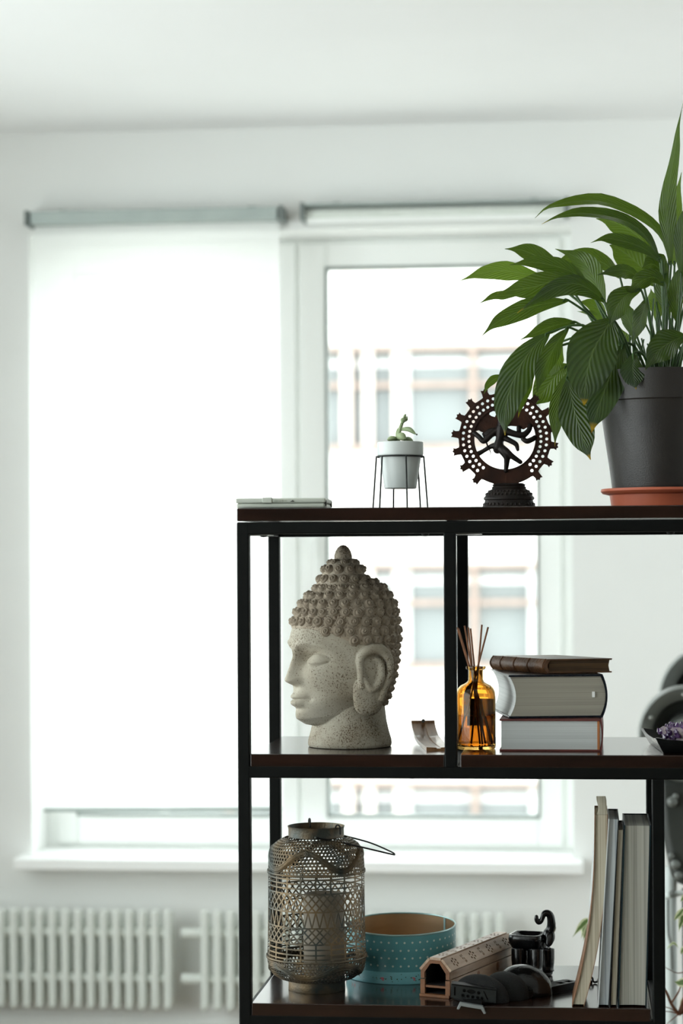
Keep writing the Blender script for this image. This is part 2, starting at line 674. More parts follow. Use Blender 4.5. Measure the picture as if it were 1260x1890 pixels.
FLOOR_H = bz(640) - bz(1043)
bld = thing('office_building', 'pale office building with ribbon windows, out of focus across the street', 'building',
            ((bx(605) + bx(992)) / 2, YB, -9.0))
bcx, bh = bld.location.x, bz(300) + 9.0 + 3.5
BX0, BX1 = -9.0, 9.0
core = MB()
core.box(BX0, BX1, 0.30, 9.0, 0, bh)
zs = []
k = 0
ztop = bz(636) + 9.0
for i in range(-2, 4):
    z1 = ztop - i * FLOOR_H
    zs.append((z1 - (bz(636) - bz(832)), z1))
zs.sort()
prev = 0.0
for z0, z1 in zs:
    core.box(BX0, BX1, 0.0, 0.30, prev, z0)
    prev = z1
core.box(BX0, BX1, 0.0, 0.30, prev, bh)
core.build('wall', M_bwall, bld, smooth=False)
rf = MB()
rf.box(BX0 - 0.3, BX1 + 0.3, -0.3, 9.3, bh, bh + 0.25)
rf.build('roof', M_bwhite, bld, smooth=False)
bay = 1.72
wfr = None
hgt = zs[0][1] - zs[0][0]
ox = bx(640) - bcx
fm = MB()
fm.box(-bay / 2, -bay / 2 + 0.09, -0.04, 0.22, 0, hgt)
fm.box(-bay / 2, bay / 2, -0.06, 0.22, hgt - 0.08, hgt)
fm.box(-bay / 2, bay / 2, -0.06, 0.22, 0, 0.09)
fm.box(-bay / 2, bay / 2, 0.0, 0.22, hgt * 0.60, hgt * 0.60 + 0.075)
fme = fm.mesh('window', M_bframe, smooth=False)
pm = MB()
pm.box(-bay / 2 + 0.09, bay / 2, 0.15, 0.17, 0.09, hgt - 0.08)
pme = pm.mesh('pane', M_bglass, smooth=False)
mm = MB()
mm.box(-0.06, 0.02, 0.02, 0.2, 0.09, hgt - 0.08)
mm.box(-bay / 2 + 0.09, bay / 2, 0.10, 0.14, hgt * 0.80, hgt * 0.88)
mme = mm.mesh('mullion', M_bwhite, smooth=False)
for z0, z1 in zs:
    for b in range(-5, 6):
        x = ox + (b + 0.5) * bay
        if x - bay / 2 < BX0 or x + bay / 2 > BX1:
            continue
        o = bpy.data.objects.new('window', fme)
        COL.objects.link(o)
        o.parent = bld
        o.location = (x, 0, z0)
        for me in (pme, mme):
            q = bpy.data.objects.new(me.name, me)
            COL.objects.link(q)
            q.parent = o
# pilaster strips on the facade
for px_ in (640, 680, 735):
    p_ = MB()
    x = bx(px_) - bcx
    p_.box(x - 0.07, x + 0.07, -0.05, 0.0, 0.0, bh)
    p_.build('pilaster', M_bwall2, bld, smooth=False)

# ================================================================ shelving unit
YF = 3.60                                     # front plane of the shelf
YBK = YF + 0.38                               # back plane
TB = 0.0205                                   # square tube
M_frame = mat('black_steel', (10, 12, 11), 0.5, 0.0, var=(14, 16, 15), vscale=30, spec=0.15)
M_board = mat('dark_walnut', (46, 27, 19), 0.2, var=(20, 12, 9), vscale=5, vstretch=(1.2, 14, 14), bscale=40, spec=0.5, coat=0.6,
              vpos=(0.3, 0.72))


def sx(px):
    return at(px, 1200, YF).x


def sz(py):
    return at(700, py, YF).z


Z_T, Z_M, Z_B = sz(936.5), sz(1392.5), sz(1855.0)          # tops of the three boards
BT = 0.0215                                              # board thickness
X0, X1 = sx(437.5), sx(1420)
XM = sx(830.5)
XRP = sx(1213)
shelf = thing('shelving_unit', 'black steel frame shelving unit with dark wooden boards standing in front of the window', 'shelf',
              (X0, YF, 0))
def P(mb, name='frame_tube', m=None, bevel=0.0025):
    return mb.build(name, m or M_frame, shelf, bevel=bevel, seg=2)


def lbox(x0, x1, y0, y1, z0, z1):
    return MB().box(x0 - X0, x1 - X0, y0 - YF, y1 - YF, z0, z1)


railT, railM, railB = sz(962), sz(1414.5), sz(1877)
for y0 in (YF, YBK - TB):
    y1 = y0 + TB
    P(lbox(X0, X0 + TB, y0, y1, 0, railT), 'post')
    P(lbox(X1 - TB, X1, y0, y1, 0, railT), 'post')
    P(lbox(XM - TB / 2, XM + TB / 2, y0, y1, railM - 0.002, railT - TB + 0.001), 'post')
    P(lbox(XRP - TB / 2, XRP + TB / 2, y0, y1, 0, railM - TB + 0.001), 'post')
    P(lbox(X0 + 0.001, X1 - 0.001, y0 + 0.0004, y1 - 0.0004, railT - TB, railT - 0.0003), 'rail')
    P(lbox(X0 + 0.001, X1 - 0.001, y0 + 0.0004, y1 - 0.0004, railM - TB, railM), 'rail')
    P(lbox(X0 + 0.001, XRP, y0 + 0.0004, y1 - 0.0004, railB - TB, railB), 'rail')
    P(lbox(X0 + 0.001, X1 - 0.001, y0 + 0.0004, y1 - 0.0004, 0.10, 0.10 + TB), 'rail')
for x in (X0, X1 - TB, ):
    for z in (railT - TB, railM - TB):
        P(lbox(x + 0.0004, x + TB - 0.0004, YF + TB - 0.001, YBK - TB + 0.001, z, z + TB), 'side_rail')
P(lbox(X0 + 0.0004, X0 + TB - 0.0004, YF + TB - 0.001, YBK - TB + 0.001, railB - TB, railB), 'side_rail')
P(lbox(XRP - TB / 2, XRP + TB / 2, YF + TB - 0.001, YBK - TB + 0.001, railB - TB, railB), 'side_rail')
P(lbox(XM - TB / 2, XM + TB / 2, YF + TB - 0.001, YBK - TB + 0.001, railM - TB, railM - 0.001), 'side_rail')
P(lbox(XM - TB / 2, XM + TB / 2, YF + TB - 0.001, YBK - TB + 0.001, railT - TB, railT - 0.001), 'side_rail')


def board(x0, x1, y0, y1, z1, warp=0.0):
    mb = MB()
    nx, t = 24, BT
    rows = []
    sec = [(y0, z1 - t), (y0, z1), (y1, z1), (y1, z1 - t)]
    for i in range(nx + 1):
        u = i / nx
        dz = warp * math.sin(PI * u * 3 + 0.6) * 0.3 - warp * max(0, 0.28 - abs(u - 0.2))
        rows.append([(x0 + (x1 - x0) * u - X0, y - YF, z + (dz if z < z1 else 0)) for y, z in sec])
    o = mb.grid(rows, closed_u=True, flip=True)
    mb.f += [(o, o + 1, o + 2, o + 3), (o + nx * 4 + 3, o + nx * 4 + 2, o + nx * 4 + 1, o + nx * 4)]
    mb.mi += [0, 0]
    return P(mb, 'shelf_board', M_board, bevel=0.0015)


board(X0 + 0.0005, X1, YF, YBK, Z_T, 0.002)
board(X0 + TB + 0.0008, XM - TB / 2 - 0.0008, YF + 0.0006, YBK - 0.0006, Z_M)
board(sx(848), X1 - TB - 0.0008, YF + 0.0006, YBK - 0.0006, Z_M)
board(X0 + TB + 0.0008, XRP - TB / 2 - 0.004, YF + 0.0006, YBK - 0.0006, Z_B)
# bolt heads and corner plates under the rails
M_plate = mat('bare_steel', (150, 152, 146), 0.35, 0.6, var=(134, 136, 130), vscale=20)
for px_, zz in ((480, railT), (782, railT), (756, railM), (1240, railT)):
    mb = MB()
    mb.lathe([(0.0012, -0.0045), (0.0055, -0.0035), (0.0065, -0.001), (0.0065, 0.0)], 14, (sx(px_) - X0, 0.045, zz - TB))
    P(mb, 'bolt', M_frame, bevel=0)
for x in (X0, XM):
    P(lbox(x + 0.0005, x + 0.05, YF + TB, YF + 0.09, railT - TB - 0.0018, railT - TB), 'corner_plate', M_plate, bevel=0.0005)

# ================================================================ stone head
M_stone = bpy.data.materials.new('weathered_stone')
M_stone.use_nodes = True


def stone_nodes(m, c1, c2, speck, thr):
    n, l = m.node_tree.nodes, m.node_tree.links
    b = n['Principled BSDF']
    b.inputs['Roughness'].default_value = 0.92
    b.inputs['Specular IOR Level'].default_value = 0.2
    tc = n.new('ShaderNodeTexCoord')
    a = n.new('ShaderNodeTexNoise')
    a.inputs['Scale'].default_value = 16
    a.inputs['Detail'].default_value = 6
    cr = n.new('ShaderNodeValToRGB')
    cr.color_ramp.elements[0].position, cr.color_ramp.elements[1].position = 0.32, 0.68
    cr.color_ramp.elements[0].color = (*lin(c1), 1)
    cr.color_ramp.elements[1].color = (*lin(c2), 1)
    big = n.new('ShaderNodeTexNoise')
    big.inputs['Scale'].default_value = 14
    big.inputs['Detail'].default_value = 3
    sp = n.new('ShaderNodeTexNoise')
    sp.inputs['Scale'].default_value = 420
    sp.inputs['Detail'].default_value = 3
    sp.inputs['Roughness'].default_value = 0.65
    ad = n.new('ShaderNodeMath')
    ad.operation = 'MULTIPLY_ADD'
    ad.inputs[1].default_value = 0.34
    r2 = n.new('ShaderNodeValToRGB')
    r2.color_ramp.elements[0].position, r2.color_ramp.elements[1].position = thr, thr + 0.09
    mx = n.new('ShaderNodeMix')
    mx.data_type = 'RGBA'
    mx.inputs['B'].default_value = (*lin(speck), 1)
    for t in (a, big, sp):
        l.new(tc.outputs['Object'], t.inputs['Vector'])
    l.new(a.outputs['Fac'], cr.inputs['Fac'])
    l.new(big.outputs['Fac'], ad.inputs[0])
    l.new(sp.outputs['Fac'], ad.inputs[2])
    l.new(ad.outputs[0], r2.inputs['Fac'])
    l.new(r2.outputs['Color'], mx.inputs['Factor'])
    l.new(cr.outputs['Color'], mx.inputs['A'])
    l.new(mx.outputs['Result'], b.inputs['Base Color'])
    f = n.new('ShaderNodeTexNoise')
    f.inputs['Scale'].default_value = 420
    f.inputs['Detail'].default_value = 4
    l.new(tc.outputs['Object'], f.inputs['Vector'])
    sb = n.new('ShaderNodeMath')
    sb.operation = 'SUBTRACT'
    l.new(f.outputs['Fac'], sb.inputs[0])
    l.new(r2.outputs['Color'], sb.inputs[1])
    bp = n.new('ShaderNodeBump')
    bp.inputs['Strength'].default_value = 0.45
    bp.inputs['Distance'].default_value = 0.0012
    l.new(sb.outputs[0], bp.inputs['Height'])
    l.new(bp.outputs[0], b.inputs['Normal'])


stone_nodes(M_stone, (182, 176, 161), (152, 143, 126), (92, 76, 60), 0.735)
M_curl = bpy.data.materials.new('weathered_stone_hair')
M_curl.use_nodes = True
stone_nodes(M_curl, (180, 169, 152), (138, 124, 106), (84, 69, 56), 0.70)

BY = YF + 0.165
pk = mpp(BY)                                   # one photograph pixel at this depth
bc = at(645, 1300, BY)
head = thing('stone_head', 'large weathered grey stone head of a deity with curled hair and a pointed topknot', 'statue',
             (bc.x, BY, Z_M), math.radians(180 + 90 - 57))
# local axes in pixels: +x the way the face looks, +y the side that faces the camera, z up
_z = [37, 39, 44, 54, 70, 85, 95, 110, 130, 150, 170, 190, 205, 220, 240, 260, 275, 288, 300, 312, 316]
_af = [30, 66, 88, 100, 106, 108, 107, 108, 109, 107, 107, 113, 115, 110, 104, 94, 82, 68, 52, 26, 4]
_ab = [20, 30, 36, 46, 58, 66, 70, 76, 81, 84, 87, 89, 90, 89, 87, 83, 77, 68, 54, 28, 4]
_b = [14, 32, 42, 54, 65, 73, 77, 81, 85, 87, 88, 89, 89, 88, 86, 80, 72, 62, 48, 24, 4]


def gs(d, s):
    return math.exp(-(d / s) ** 2)


def sstep(a, b, x):
    t = min(1, max(0, (x - a) / (b - a)))
    return t * t * (3 - 2 * t)


def head_r(phi, z):
    af, ab, b = (np.interp(z, _z, q) for q in (_af, _ab, _b))
    c, s = math.cos(phi), math.sin(phi)
    if c > 0:
        nn = 1.9
        x = af * abs(c) ** (2 / nn)
    else:
        nn = 2.1
        x = -ab * abs(c) ** (2 / nn)
    y = b * math.copysign(abs(s) ** (2 / nn), s)
    return x, y


def face_dx(y, z):
    a = abs(y)
    z = z + 7.0
    d = 0.0
    # nose
    if 112 < z < 202:
        t = (z - 131) / (190 - 131)
        t = min(1, max(0, t))
        hgt = 22 * (1 - t) ** 1.05 + 7 * t
        wd = 13.5 * (1 - t) + 11 * t
        fall = sstep(117, 133, z) * (1 - sstep(188, 202, z))
        d += hgt * fall * math.exp(-(a / wd) ** 2.4)
    d += 7.5 * gs(a - 15, 8) * gs(z - 133, 9)                       # nostril wings
    d -= 3.0 * gs(a - 9, 5) * gs(z - 121, 4)
    # brow ridges and sockets
    zb = 201 - 0.011 * (a - 38) ** 2
    d += 7.0 * gs(z - zb, 6) * sstep(4, 14, a) * (1 - sstep(62, 80, a))
    d -= 12.5 * gs(a - 31, 21) * gs(z - 176, 13)
    d -= 6 * gs(a - 17, 8) * gs(z - 172, 14)
    # almond eye, heavy lid, lid lines
    e = ((a - 42) / 20.0) ** 2 + ((z - 170 - 0.06 * (a - 42)) / 11.5) ** 2
    d += 11.5 * math.sqrt(max(0, 1 - e)) if e < 1 else 0
    zl = 166.0 - 5.0 * (1 - ((a - 42) / 20.0) ** 2) if abs(a - 42) < 20 else 0
    if zl:
        d -= 3.4 * gs(z - zl, 1.7)
    zu = 170.0 + 13.0 * (1 - ((a - 42) / 23.0) ** 2) if abs(a - 42) < 23 else 0
    if zu:
        d -= 2.2 * gs(z - zu, 2.2)
    d += 2.5 * gs(a - 42, 20) * gs(z - 153, 6)
    # cheeks, muzzle, lips, chin
    d += 5.0 * gs(a - 48, 22) * gs(z - 138, 20)
    d += 5.0 * gs(a, 30) * gs(z - 97, 20)
    mw = 26.0
    if a < mw + 4:
        k = max(0, 1 - (a / mw) ** 2)
        bow = 1.6 * gs(a, 5)
        d += (6.5 * gs(z - (102.5 - bow - 0.04 * a), 5.2) * k ** 0.7)
        d += 7.0 * gs(z - 89.5, 6.0) * max(0, 1 - (a / (mw - 5)) ** 2) ** 0.7
        d -= 4.5 * gs(z - (96.5 + 0.06 * a), 1.9) * k ** 0.4
    d -= 4.5 * gs(a - 29, 5) * gs(z - 97, 6)
    d -= 2.8 * gs(a, 4.5) * gs(z - 114, 6)
    d -= 4.5 * gs(a, 20) * gs(z - 79, 4.5)
    d += 7.0 * gs(a, 20) * gs(z - 63, 11)
    d -= 3.0 * gs(a - 38, 14) * gs(z - 104, 16)
    return d


mb = MB()
NPH, rows = 260, []
zz = np.concatenate([np.linspace(37, 54, 10, endpoint=False), np.linspace(54, 205, 118, endpoint=False), np.linspace(205, 316, 44)])
for z in zz:
    row = []
    for j in range(NPH):
        u = 2 * PI * j / NPH
        phi = u - 0.42 * math.sin(u)                                # more samples on the face
        x, y = head_r(phi, z)
        jaw = 0.0
        if z < 110:
            # the jaw line rises towards the ears
            t = abs(y) / 85
            jaw = 26 * t ** 2 * (1 - sstep(60, 112, z))
            if x < 0:
                jaw += 18 * min(1, -x / 60) * (1 - sstep(60, 112, z))
        dx = face_dx(y, z) if math.cos(phi) > 0.02 else 0
        dx *= sstep(0.02, 0.3, math.cos(phi))
        row.append(((x + dx) * pk, y * pk, (z + jaw) * pk))
    rows.append(row)
o = mb.grid(rows, closed_u=True)
mb.f += [tuple(o + NPH - 1 - j for j in range(NPH)), tuple(o + (len(zz) - 1) * NPH + j for j in range(NPH))]
mb.mi += [0, 0]
# neck with its flared foot
mb.lathe([(70 * pk, 0), (76 * pk, 0.8 * pk), (77.5 * pk, 6 * pk), (76.5 * pk, 14 * pk), (72 * pk, 30 * pk), (68 * pk, 48 * pk), (65.5 * pk, 70 * pk),
          (62 * pk, 95 * pk), (58 * pk, 120 * pk)], 72, (0, 0, 0))
for i in (1, ):
    mb.v = mb.v
# ears
for sg in (1, -1):
    def E(x, z, y=0.0):
        x, z = -1 + (x + 4) * 0.90, 64 + (z - 66) * 0.89
        return (x * pk, sg * (85 + y) * pk, z * pk)
    # inner bowl plate, helix rim, inner fold, long lobe
    mb.ball(E(-8, 160, -3), (30 * pk, 8 * pk, 38 * pk), 24, 12)
    hel = spline([E(21, 172, 0), E(20, 186, 4), E(6, 197, 7), E(-14, 199, 8), E(-32, 190, 8), E(-42, 172, 7), E(-42, 150, 6), E(-36, 130, 6), E(-28, 112, 5), E(-22, 92, 4)], 40)
    mb.tube(hel, [(6.5 + 3.0 * math.sin(PI * min(1, i / 26))) * pk for i in range(40)], 14)
    ant = spline([E(20, 150, 2), E(10, 128, 6), E(-2, 118, 7), E(-16, 128, 7), E(-24, 148, 6), E(-22, 168, 5), E(-8, 180, 5)], 30)
    mb.tube(ant, [(5.0 + 2.5 * math.sin(PI * i / 29)) * pk for i in range(30)], 12)
    mb.tube(spline([E(24, 178, 0), E(22, 160, 3), E(22, 140, 4), E(20, 120, 4)], 16), 6 * pk, 12)
    mb.ball(E(3, 106, -3), (29 * pk, 11 * pk, 40 * pk), 24, 14)
    mb.ball(E(1, 88, -3), (29 * pk, 11.5 * pk, 23 * pk), 24, 14)
    mb.ball(E(-18, 112, -2), (15 * pk, 10 * pk, 36 * pk), 20, 12)
hd = mb.build('face_and_neck', M_stone, head)
remesh(hd, 1.05 * pk, 3)

# topknot tiers under the curls and the bud on top
kn = MB()
KX = 12.0
kn.lathe([(56 * pk, 286 * pk), (50 * pk, 300 * pk), (42 * pk, 314 * pk), (37 * pk, 322 * pk), (33 * pk, 334 * pk), (24 * pk, 342 * pk), (4 * pk, 345 * pk)], 48, (KX * pk, 0, 0))
kn.build('topknot', M_curl, head)
bud = MB()
bud.lathe([(15 * pk, 338 * pk), (16.6 * pk, 345 * pk), (16.4 * pk, 352 * pk), (14 * pk, 360 * pk), (10 * pk, 366.5 * pk), (5 * pk, 370.5 * pk), (0.6 * pk, 371.5 * pk)], 32, (KX * pk, 0, 0))
bud.build('bud_finial', M_curl, head, angle=80)

# hair cap under the curls
def hairline(phi):
    a = abs(math.degrees(phi))
    return float(np.interp(a, [0, 25, 50, 66, 78, 100, 112, 124, 180], [222, 222, 214, 200, 192, 198, 186, 84, 80]))


hc = MB()
rows = []
for i in range(40):
    row = []
    for j in range(120):
        ph = -PI + 2 * PI * j / 120
        z = hairline(ph) - 4 + (312 - hairline(ph) + 4) * i / 39
        x, y = head_r(ph, z)
        g = 1 + (1.8 if i else -3.0) / max(20, math.hypot(x, y))
        row.append((x * g * pk, y * g * pk, (z + (1.5 if i > 30 else 0)) * pk))
    rows.append(row)
hc.grid(rows, closed_u=True)
hc.build('hair_cap', M_curl, head, angle=80)

# one snail-shell curl, shared by all
def curl_mesh(seed):
    r_ = random.Random(seed)
    mbc = MB()
    rows = []
    NR, NA = 11, 20
    for i in range(NR + 1):
        r = max(0.02, i / NR)
        row = []
        for j in range(NA):
            a = 2 * PI * j / NA
            hgt = 0.95 * (1 - r ** 2.0) ** 0.8 if r < 1 else 0
            hgt += 0.11 * math.cos(2 * PI * (r * 2.3 - j / NA) + seed) * (1 - sstep(0.8, 1.0, r)) * sstep(0, 0.15, r)
            row.append((r * math.cos(a) * (1 + 0.04 * math.sin(3 * a + seed)), r * math.sin(a), hgt - (0.3 if i == NR else 0)))
        rows.append(row)
    mbc.grid(rows, closed_u=True)
    return mbc.mesh('hair_curl', M_curl, angle=70)


curls = [curl_mesh(s) for s in (1, 2, 3)]


def put_curl(p, nrm, r, k):
    o = bpy.data.objects.new('hair_curl', curls[k % 3])
    COL.objects.link(o)
    o.parent = head
    q = Vector(nrm).to_track_quat('Z', 'Y')
    o.matrix_local = (Matrix.Translation(Vector(p) * pk) @ q.to_matrix().to_4x4() @ Matrix.Rotation(k * 1.9, 4, 'Z')
                      @ Matrix.Diagonal((r * pk, r * pk, r * pk, 1)))


def surf(phi, z):
    x, y = head_r(phi, z)
    return Vector((x, y, z))


def normal(phi, z):
    a = surf(phi + 0.02, z) - surf(phi - 0.02, z)
    b = surf(phi, min(z + 1, 315)) - surf(phi, z - 1)
    nv = a.cross(b)
    if nv.dot(Vector((math.cos(phi), math.sin(phi), 0.3))) < 0:
        nv = -nv
    return nv.normalized()


k = 0
z, r = 82.0, 9.0
row = 0
while z < 308:
    r = 11.6 if z > 190 else 9.4
    # ring length
    ph = -PI + (0.5 if row % 2 else 0.0) * (2 * r / 88)
    while ph < PI - 0.02:
        p = surf(ph, z)
        rad = math.hypot(p.x, p.y)
        jit = Vector((rnd.uniform(-0.8, 0.8), rnd.uniform(-0.8, 0.8), rnd.uniform(-1.0, 1.0)))
        zz_ = z
        if z >= hairline(ph) - 1:
            put_curl(p + jit - normal(ph, z) * 2.5, normal(ph, z), r * rnd.uniform(0.92, 1.06), k)
            k += 1
        ph += 1.72 * r / max(rad, 12)
    nz_ = normal(PI / 2, z).z
    z += max(7.5, 1.42 * r * math.sqrt(max(0.12, 1 - nz_ * nz_)))
    row += 1
for (zt, rt, cnt, rr) in ((292, 50, 16, 10), (308, 45, 14, 10.4), (326, 36, 11, 10.4), (338, 25, 8, 9.0)):
    for i in range(cnt):
        a = 2 * PI * (i + 0.5 * (zt > 300)) / cnt
        nv = Vector((math.cos(a), math.sin(a), 0.35)).normalized()
        put_curl(Vector((KX + (rt - 3) * math.cos(a), (rt - 3) * math.sin(a), zt)), nv, rr, k)
        k += 1

# ================================================================ things on the top board
# ---- white clamshell case
M_case = mat('case_plastic', (196, 200, 190), 0.45, var=(188, 192, 181), vscale=12, bump=0.1, bscale=300)
M_case_dark = mat('case_dark_grey', (92, 92, 86), 0.6)  # dark grey for the seam strip and small details
cy_ = YF + 0.02
k_ = mpp(cy_ + 0.01)
ca = at(435.5, 936, cy_)
case = thing('storage_case', 'flat off-white plastic case lying at the left end of the top board', 'case', (ca.x, cy_, Z_T + 0.0005), math.radians(1.2))
CW, CH, CD = 165 * k_, 18.5 * k_, 0.115
mb = MB().box(0, CW, 0.0, CD, 0, CH * 0.49)
mb.build('lower_shell', M_case, case, bevel=0.0035, seg=4)
mb = MB().box(-0.0012, CW + 0.0012, -0.0008, CD + 0.0008, CH * 0.52, CH)
mb.build('lid', M_case, case, bevel=0.003, seg=4)
mb = MB().box(0.003, CW - 0.003, 0.003, CD - 0.003, CH * 0.44, CH * 0.56)
mb.build('seam_strip', M_case_dark, case)
mb = MB().box(CW * 0.30, CW * 0.405, -0.0026, 0.004, CH * 0.54, CH + 0.0012)
mb.build('latch', M_case, case, bevel=0.0008)
mb = MB()
for i in range(9):
    x = CW * 0.425 + i * 0.0024
    mb.box(x, x + 0.0011, -0.0018, 0.003, CH * 0.60, CH * 0.86)
mb.build('grip_ribs', M_case, case, bevel=0.0003)
mb = MB()
cxr = CW * 0.635
mb.prism([(cxr - 0.004, CH * 0.62), (cxr + 0.004, CH * 0.62), (cxr + 0.001, CH * 0.82)], lambda a, b, t: (a, t, b), 0.0, -0.0016)
mb.build('raised_triangle', M_case_dark, case)
mb = MB()
mb.box(CW - 0.004, CW + 0.0022, 0.006, 0.010, CH * 0.2, CH * 0.8).box(CW - 0.004, CW + 0.0022, CD - 0.012, CD - 0.008, CH * 0.2, CH * 0.8)
mb.build('hinge', M_case_dark, case, bevel=0.0006)

# ---- succulent in a white pot on a wire stand
SY = YF + 0.14
k_ = mpp(SY)
scx = at(738, 870, SY).x


def szs(py):
    return at(738, py, SY).z - Z_T


M_pot = mat('glazed_white_pot', (206, 211, 209), 0.35, var=(200, 206, 204), vscale=20)
M_wire = mat('black_wire', (26, 30, 29), 0.45)
M_soil = mat('soil', (44, 36, 28), 0.95, var=(70, 58, 45), vscale=90, bump=1.0, bscale=160)
M_succ = mat('succulent_green', (158, 172, 132), 0.55, var=(128, 146, 108), vscale=30, bump=0.15, bscale=120)
M_succ_tip = mat('succulent_dark_tip', (70, 68, 58), 0.6)
stand = thing('plant_stand', 'thin black wire stand with six splayed legs under the small white pot', 'stand', (scx, SY, Z_T))
zr = szs(843)
ring = MB()
ring.tube([(43.5 * k_ * math.cos(2 * PI * i / 48), 43.5 * k_ * math.sin(2 * PI * i / 48), zr) for i in range(48)], 0.0015, 8, closed=True)
ring.build('ring', M_wire, stand)
for i in range(6):
    a = math.radians(-131 + 60 * i)
    lg = MB()
    lg.tube([(43.5 * k_ * math.cos(a), 43.5 * k_ * math.sin(a), zr), (45.5 * k_ * math.cos(a), 45.5 * k_ * math.sin(a), zr - 0.001),
             (52.5 * k_ * math.cos(a), 52.5 * k_ * math.sin(a), 0.0005)], 0.0015, 8)
    lg.build('leg', M_wire, stand)
zb = szs(902)
pot = thing('succulent_pot', 'small white pot with a straight rim holding a grey-green succulent on a wire stand', 'potted plant',
            (scx + 0.0005, SY, Z_T + zb))
zt, zm = szs(816) - zb, szs(842) - zb
pm_ = MB()
pm_.lathe([(28 * k_, 0), (29.5 * k_, 0.001), (38.5 * k_, zm - 0.001), (41.5 * k_, zm + 0.0006), (42.5 * k_, zm + 0.003), (42.5 * k_, zt - 0.001), (41.6 * k_, zt),
           (38.5 * k_, zt), (38 * k_, zt - 0.006), (37 * k_, zm), (27 * k_, 0.006)], 64)
pm_.build('pot', M_pot, pot)
so = MB()
so.lathe([(37.6 * k_, zt - 0.010), (37.6 * k_, zt - 0.007), (20 * k_, zt - 0.004), (0.5 * k_, zt - 0.003)], 32)
so.build('soil', M_soil, pot)


def q(px, py, dy=0.0):
    return Vector(((px - 738) * k_, dy, (816 - py) * k_ + zt))


def fleshy(a, b, wmax, thick, dy0=0, dy1=0, bend=0.0, name='leaf', m=None):
    """Plump leaf between two photograph points."""
    A, B = q(*a, dy0), q(*b, dy1)
    mid = (A + B) / 2 + Vector((0, 0, bend * k_))
    pts = spline([A, mid, B], 12)
    n_ = 14
    mb = MB()
    rows = []
    T = (B - A).normalized()
    S = T.cross(Vector((0, 1, 0)))
    S = S.normalized() if S.length > 0.1 else Vector((0, 0, 1))
    D = T.cross(S)
    for i, p in enumerate(pts):
        u = i / 11
        ww = (0.25 + 0.75 * math.sin(PI * min(1, u * 0.62 + 0.18))) * (1 - u ** 6) + 0.02
        rows.append([p + S * (wmax * k_ * ww * math.cos(2 * PI * j / n_)) + D * (thick * k_ * ww * math.sin(2 * PI * j / n_)) for j in range(n_)])
    o = mb.grid(rows, closed_u=True)
    mb.f += [tuple(o + n_ - 1 - j for j in range(n_)), tuple(o + 11 * n_ + j for j in range(n_))]
    mb.mi += [0, 0]
    return mb.build(name, m or M_succ, pot, angle=70)


st = MB()
st.tube(spline([q(733, 822), q(735, 806, -0.002), q(738, 792, 0), q(742, 780, 0.002), q(745, 776, 0.002)], 20), [4.4 * k_ * (1 - 0.42 * i / 19) for i in range(20)], 12)
st.build('stem', M_succ, pot)
fleshy((731, 810), (715, 812), 5.2, 7.5, 0, -0.012, 1.0)
fleshy((735, 805), (750, 812), 7.5, 6.5, -0.006, -0.02, 2.0)
fleshy((745, 810), (763, 817), 5.0, 6.5, 0.006, -0.004, 2.0)
fleshy((741, 792), (769, 803), 4.6, 3.6, 0.0, -0.01, 4.5)
fleshy((731, 808), (734, 789), 3.4, 4.0, 0.008, 0.006, 0)
fleshy((743, 779), (745, 772), 5.0, 5.0, 0, -0.006, 0)
fleshy((746, 777), (752, 771), 3.4, 3.4, 0.002, 0, 0)
fleshy((744, 774), (749, 764), 2.6, 2.6, 0.002, 0.0, 1.0)
fleshy((749, 774), (751, 768), 2.0, 2.0, 0.002, 0.002, 0)
fleshy((705, 817), (711, 815), 1.6, 2.0, -0.005, -0.008, 0)
tb = MB()
tb.ball(q(769.5, 803, -0.0102), 1.6 * k_, 10, 6)
tb.build('dark_leaf_tip', M_succ_tip, pot)

# ---- dancing figure in a pierced ring
M_bronze = mat('aged_bronze', (70, 42, 30), 0.5, 0.35, var=(44, 27, 21), vscale=26, bump=0.35, bscale=170, spec=0.4)
M_bronze_dark = mat('dark_bronze', (36, 27, 23), 0.45, 0.4, var=(24, 18, 16), vscale=40, bump=0.3, bscale=220)
NY = YF + 0.20
k_ = mpp(NY)
nc = at(931.4, 810, NY)
nat = thing('dancer_statuette', 'bronze statuette of a many-armed dancer inside a pierced flaming ring on a lotus base', 'statuette',
            (at(939, 930, NY).x, NY, Z_T))
OX, OZ = nc.x - nat.location.x, nc.z - Z_T


def nz(zx, zy, dy=0.0):
    """A point of the statuette from coordinates in the 5.25x close-up."""
    return Vector((OX + ((zx - 585) / 5.25) * k_, dy, OZ - ((zy - 577) / 5.25) * k_))


def cpt(r, deg):
    a = math.radians(deg)
    return (OX + r * k_ * math.cos(a), OZ + r * k_ * math.sin(a))


Ro, Ri = 84.5, 56.0
outer_ = []
for i in range(15):
    c0 = -49 + 20.29 * i
    for dd, r in ((-10.1, Ro), (-6.8, Ro), (-4.4, Ro + 1), (-3.5, Ro + 7), (-4.6, Ro + 12), (-2.6, Ro + 11.5), (-1.2, Ro + 14.5), (0.9, Ro + 12), (3.2, Ro + 14),
                  (3.6, Ro + 7), (4.4, Ro + 1), (6.8, Ro)):
        outer_.append(cpt(r, c0 + dd))
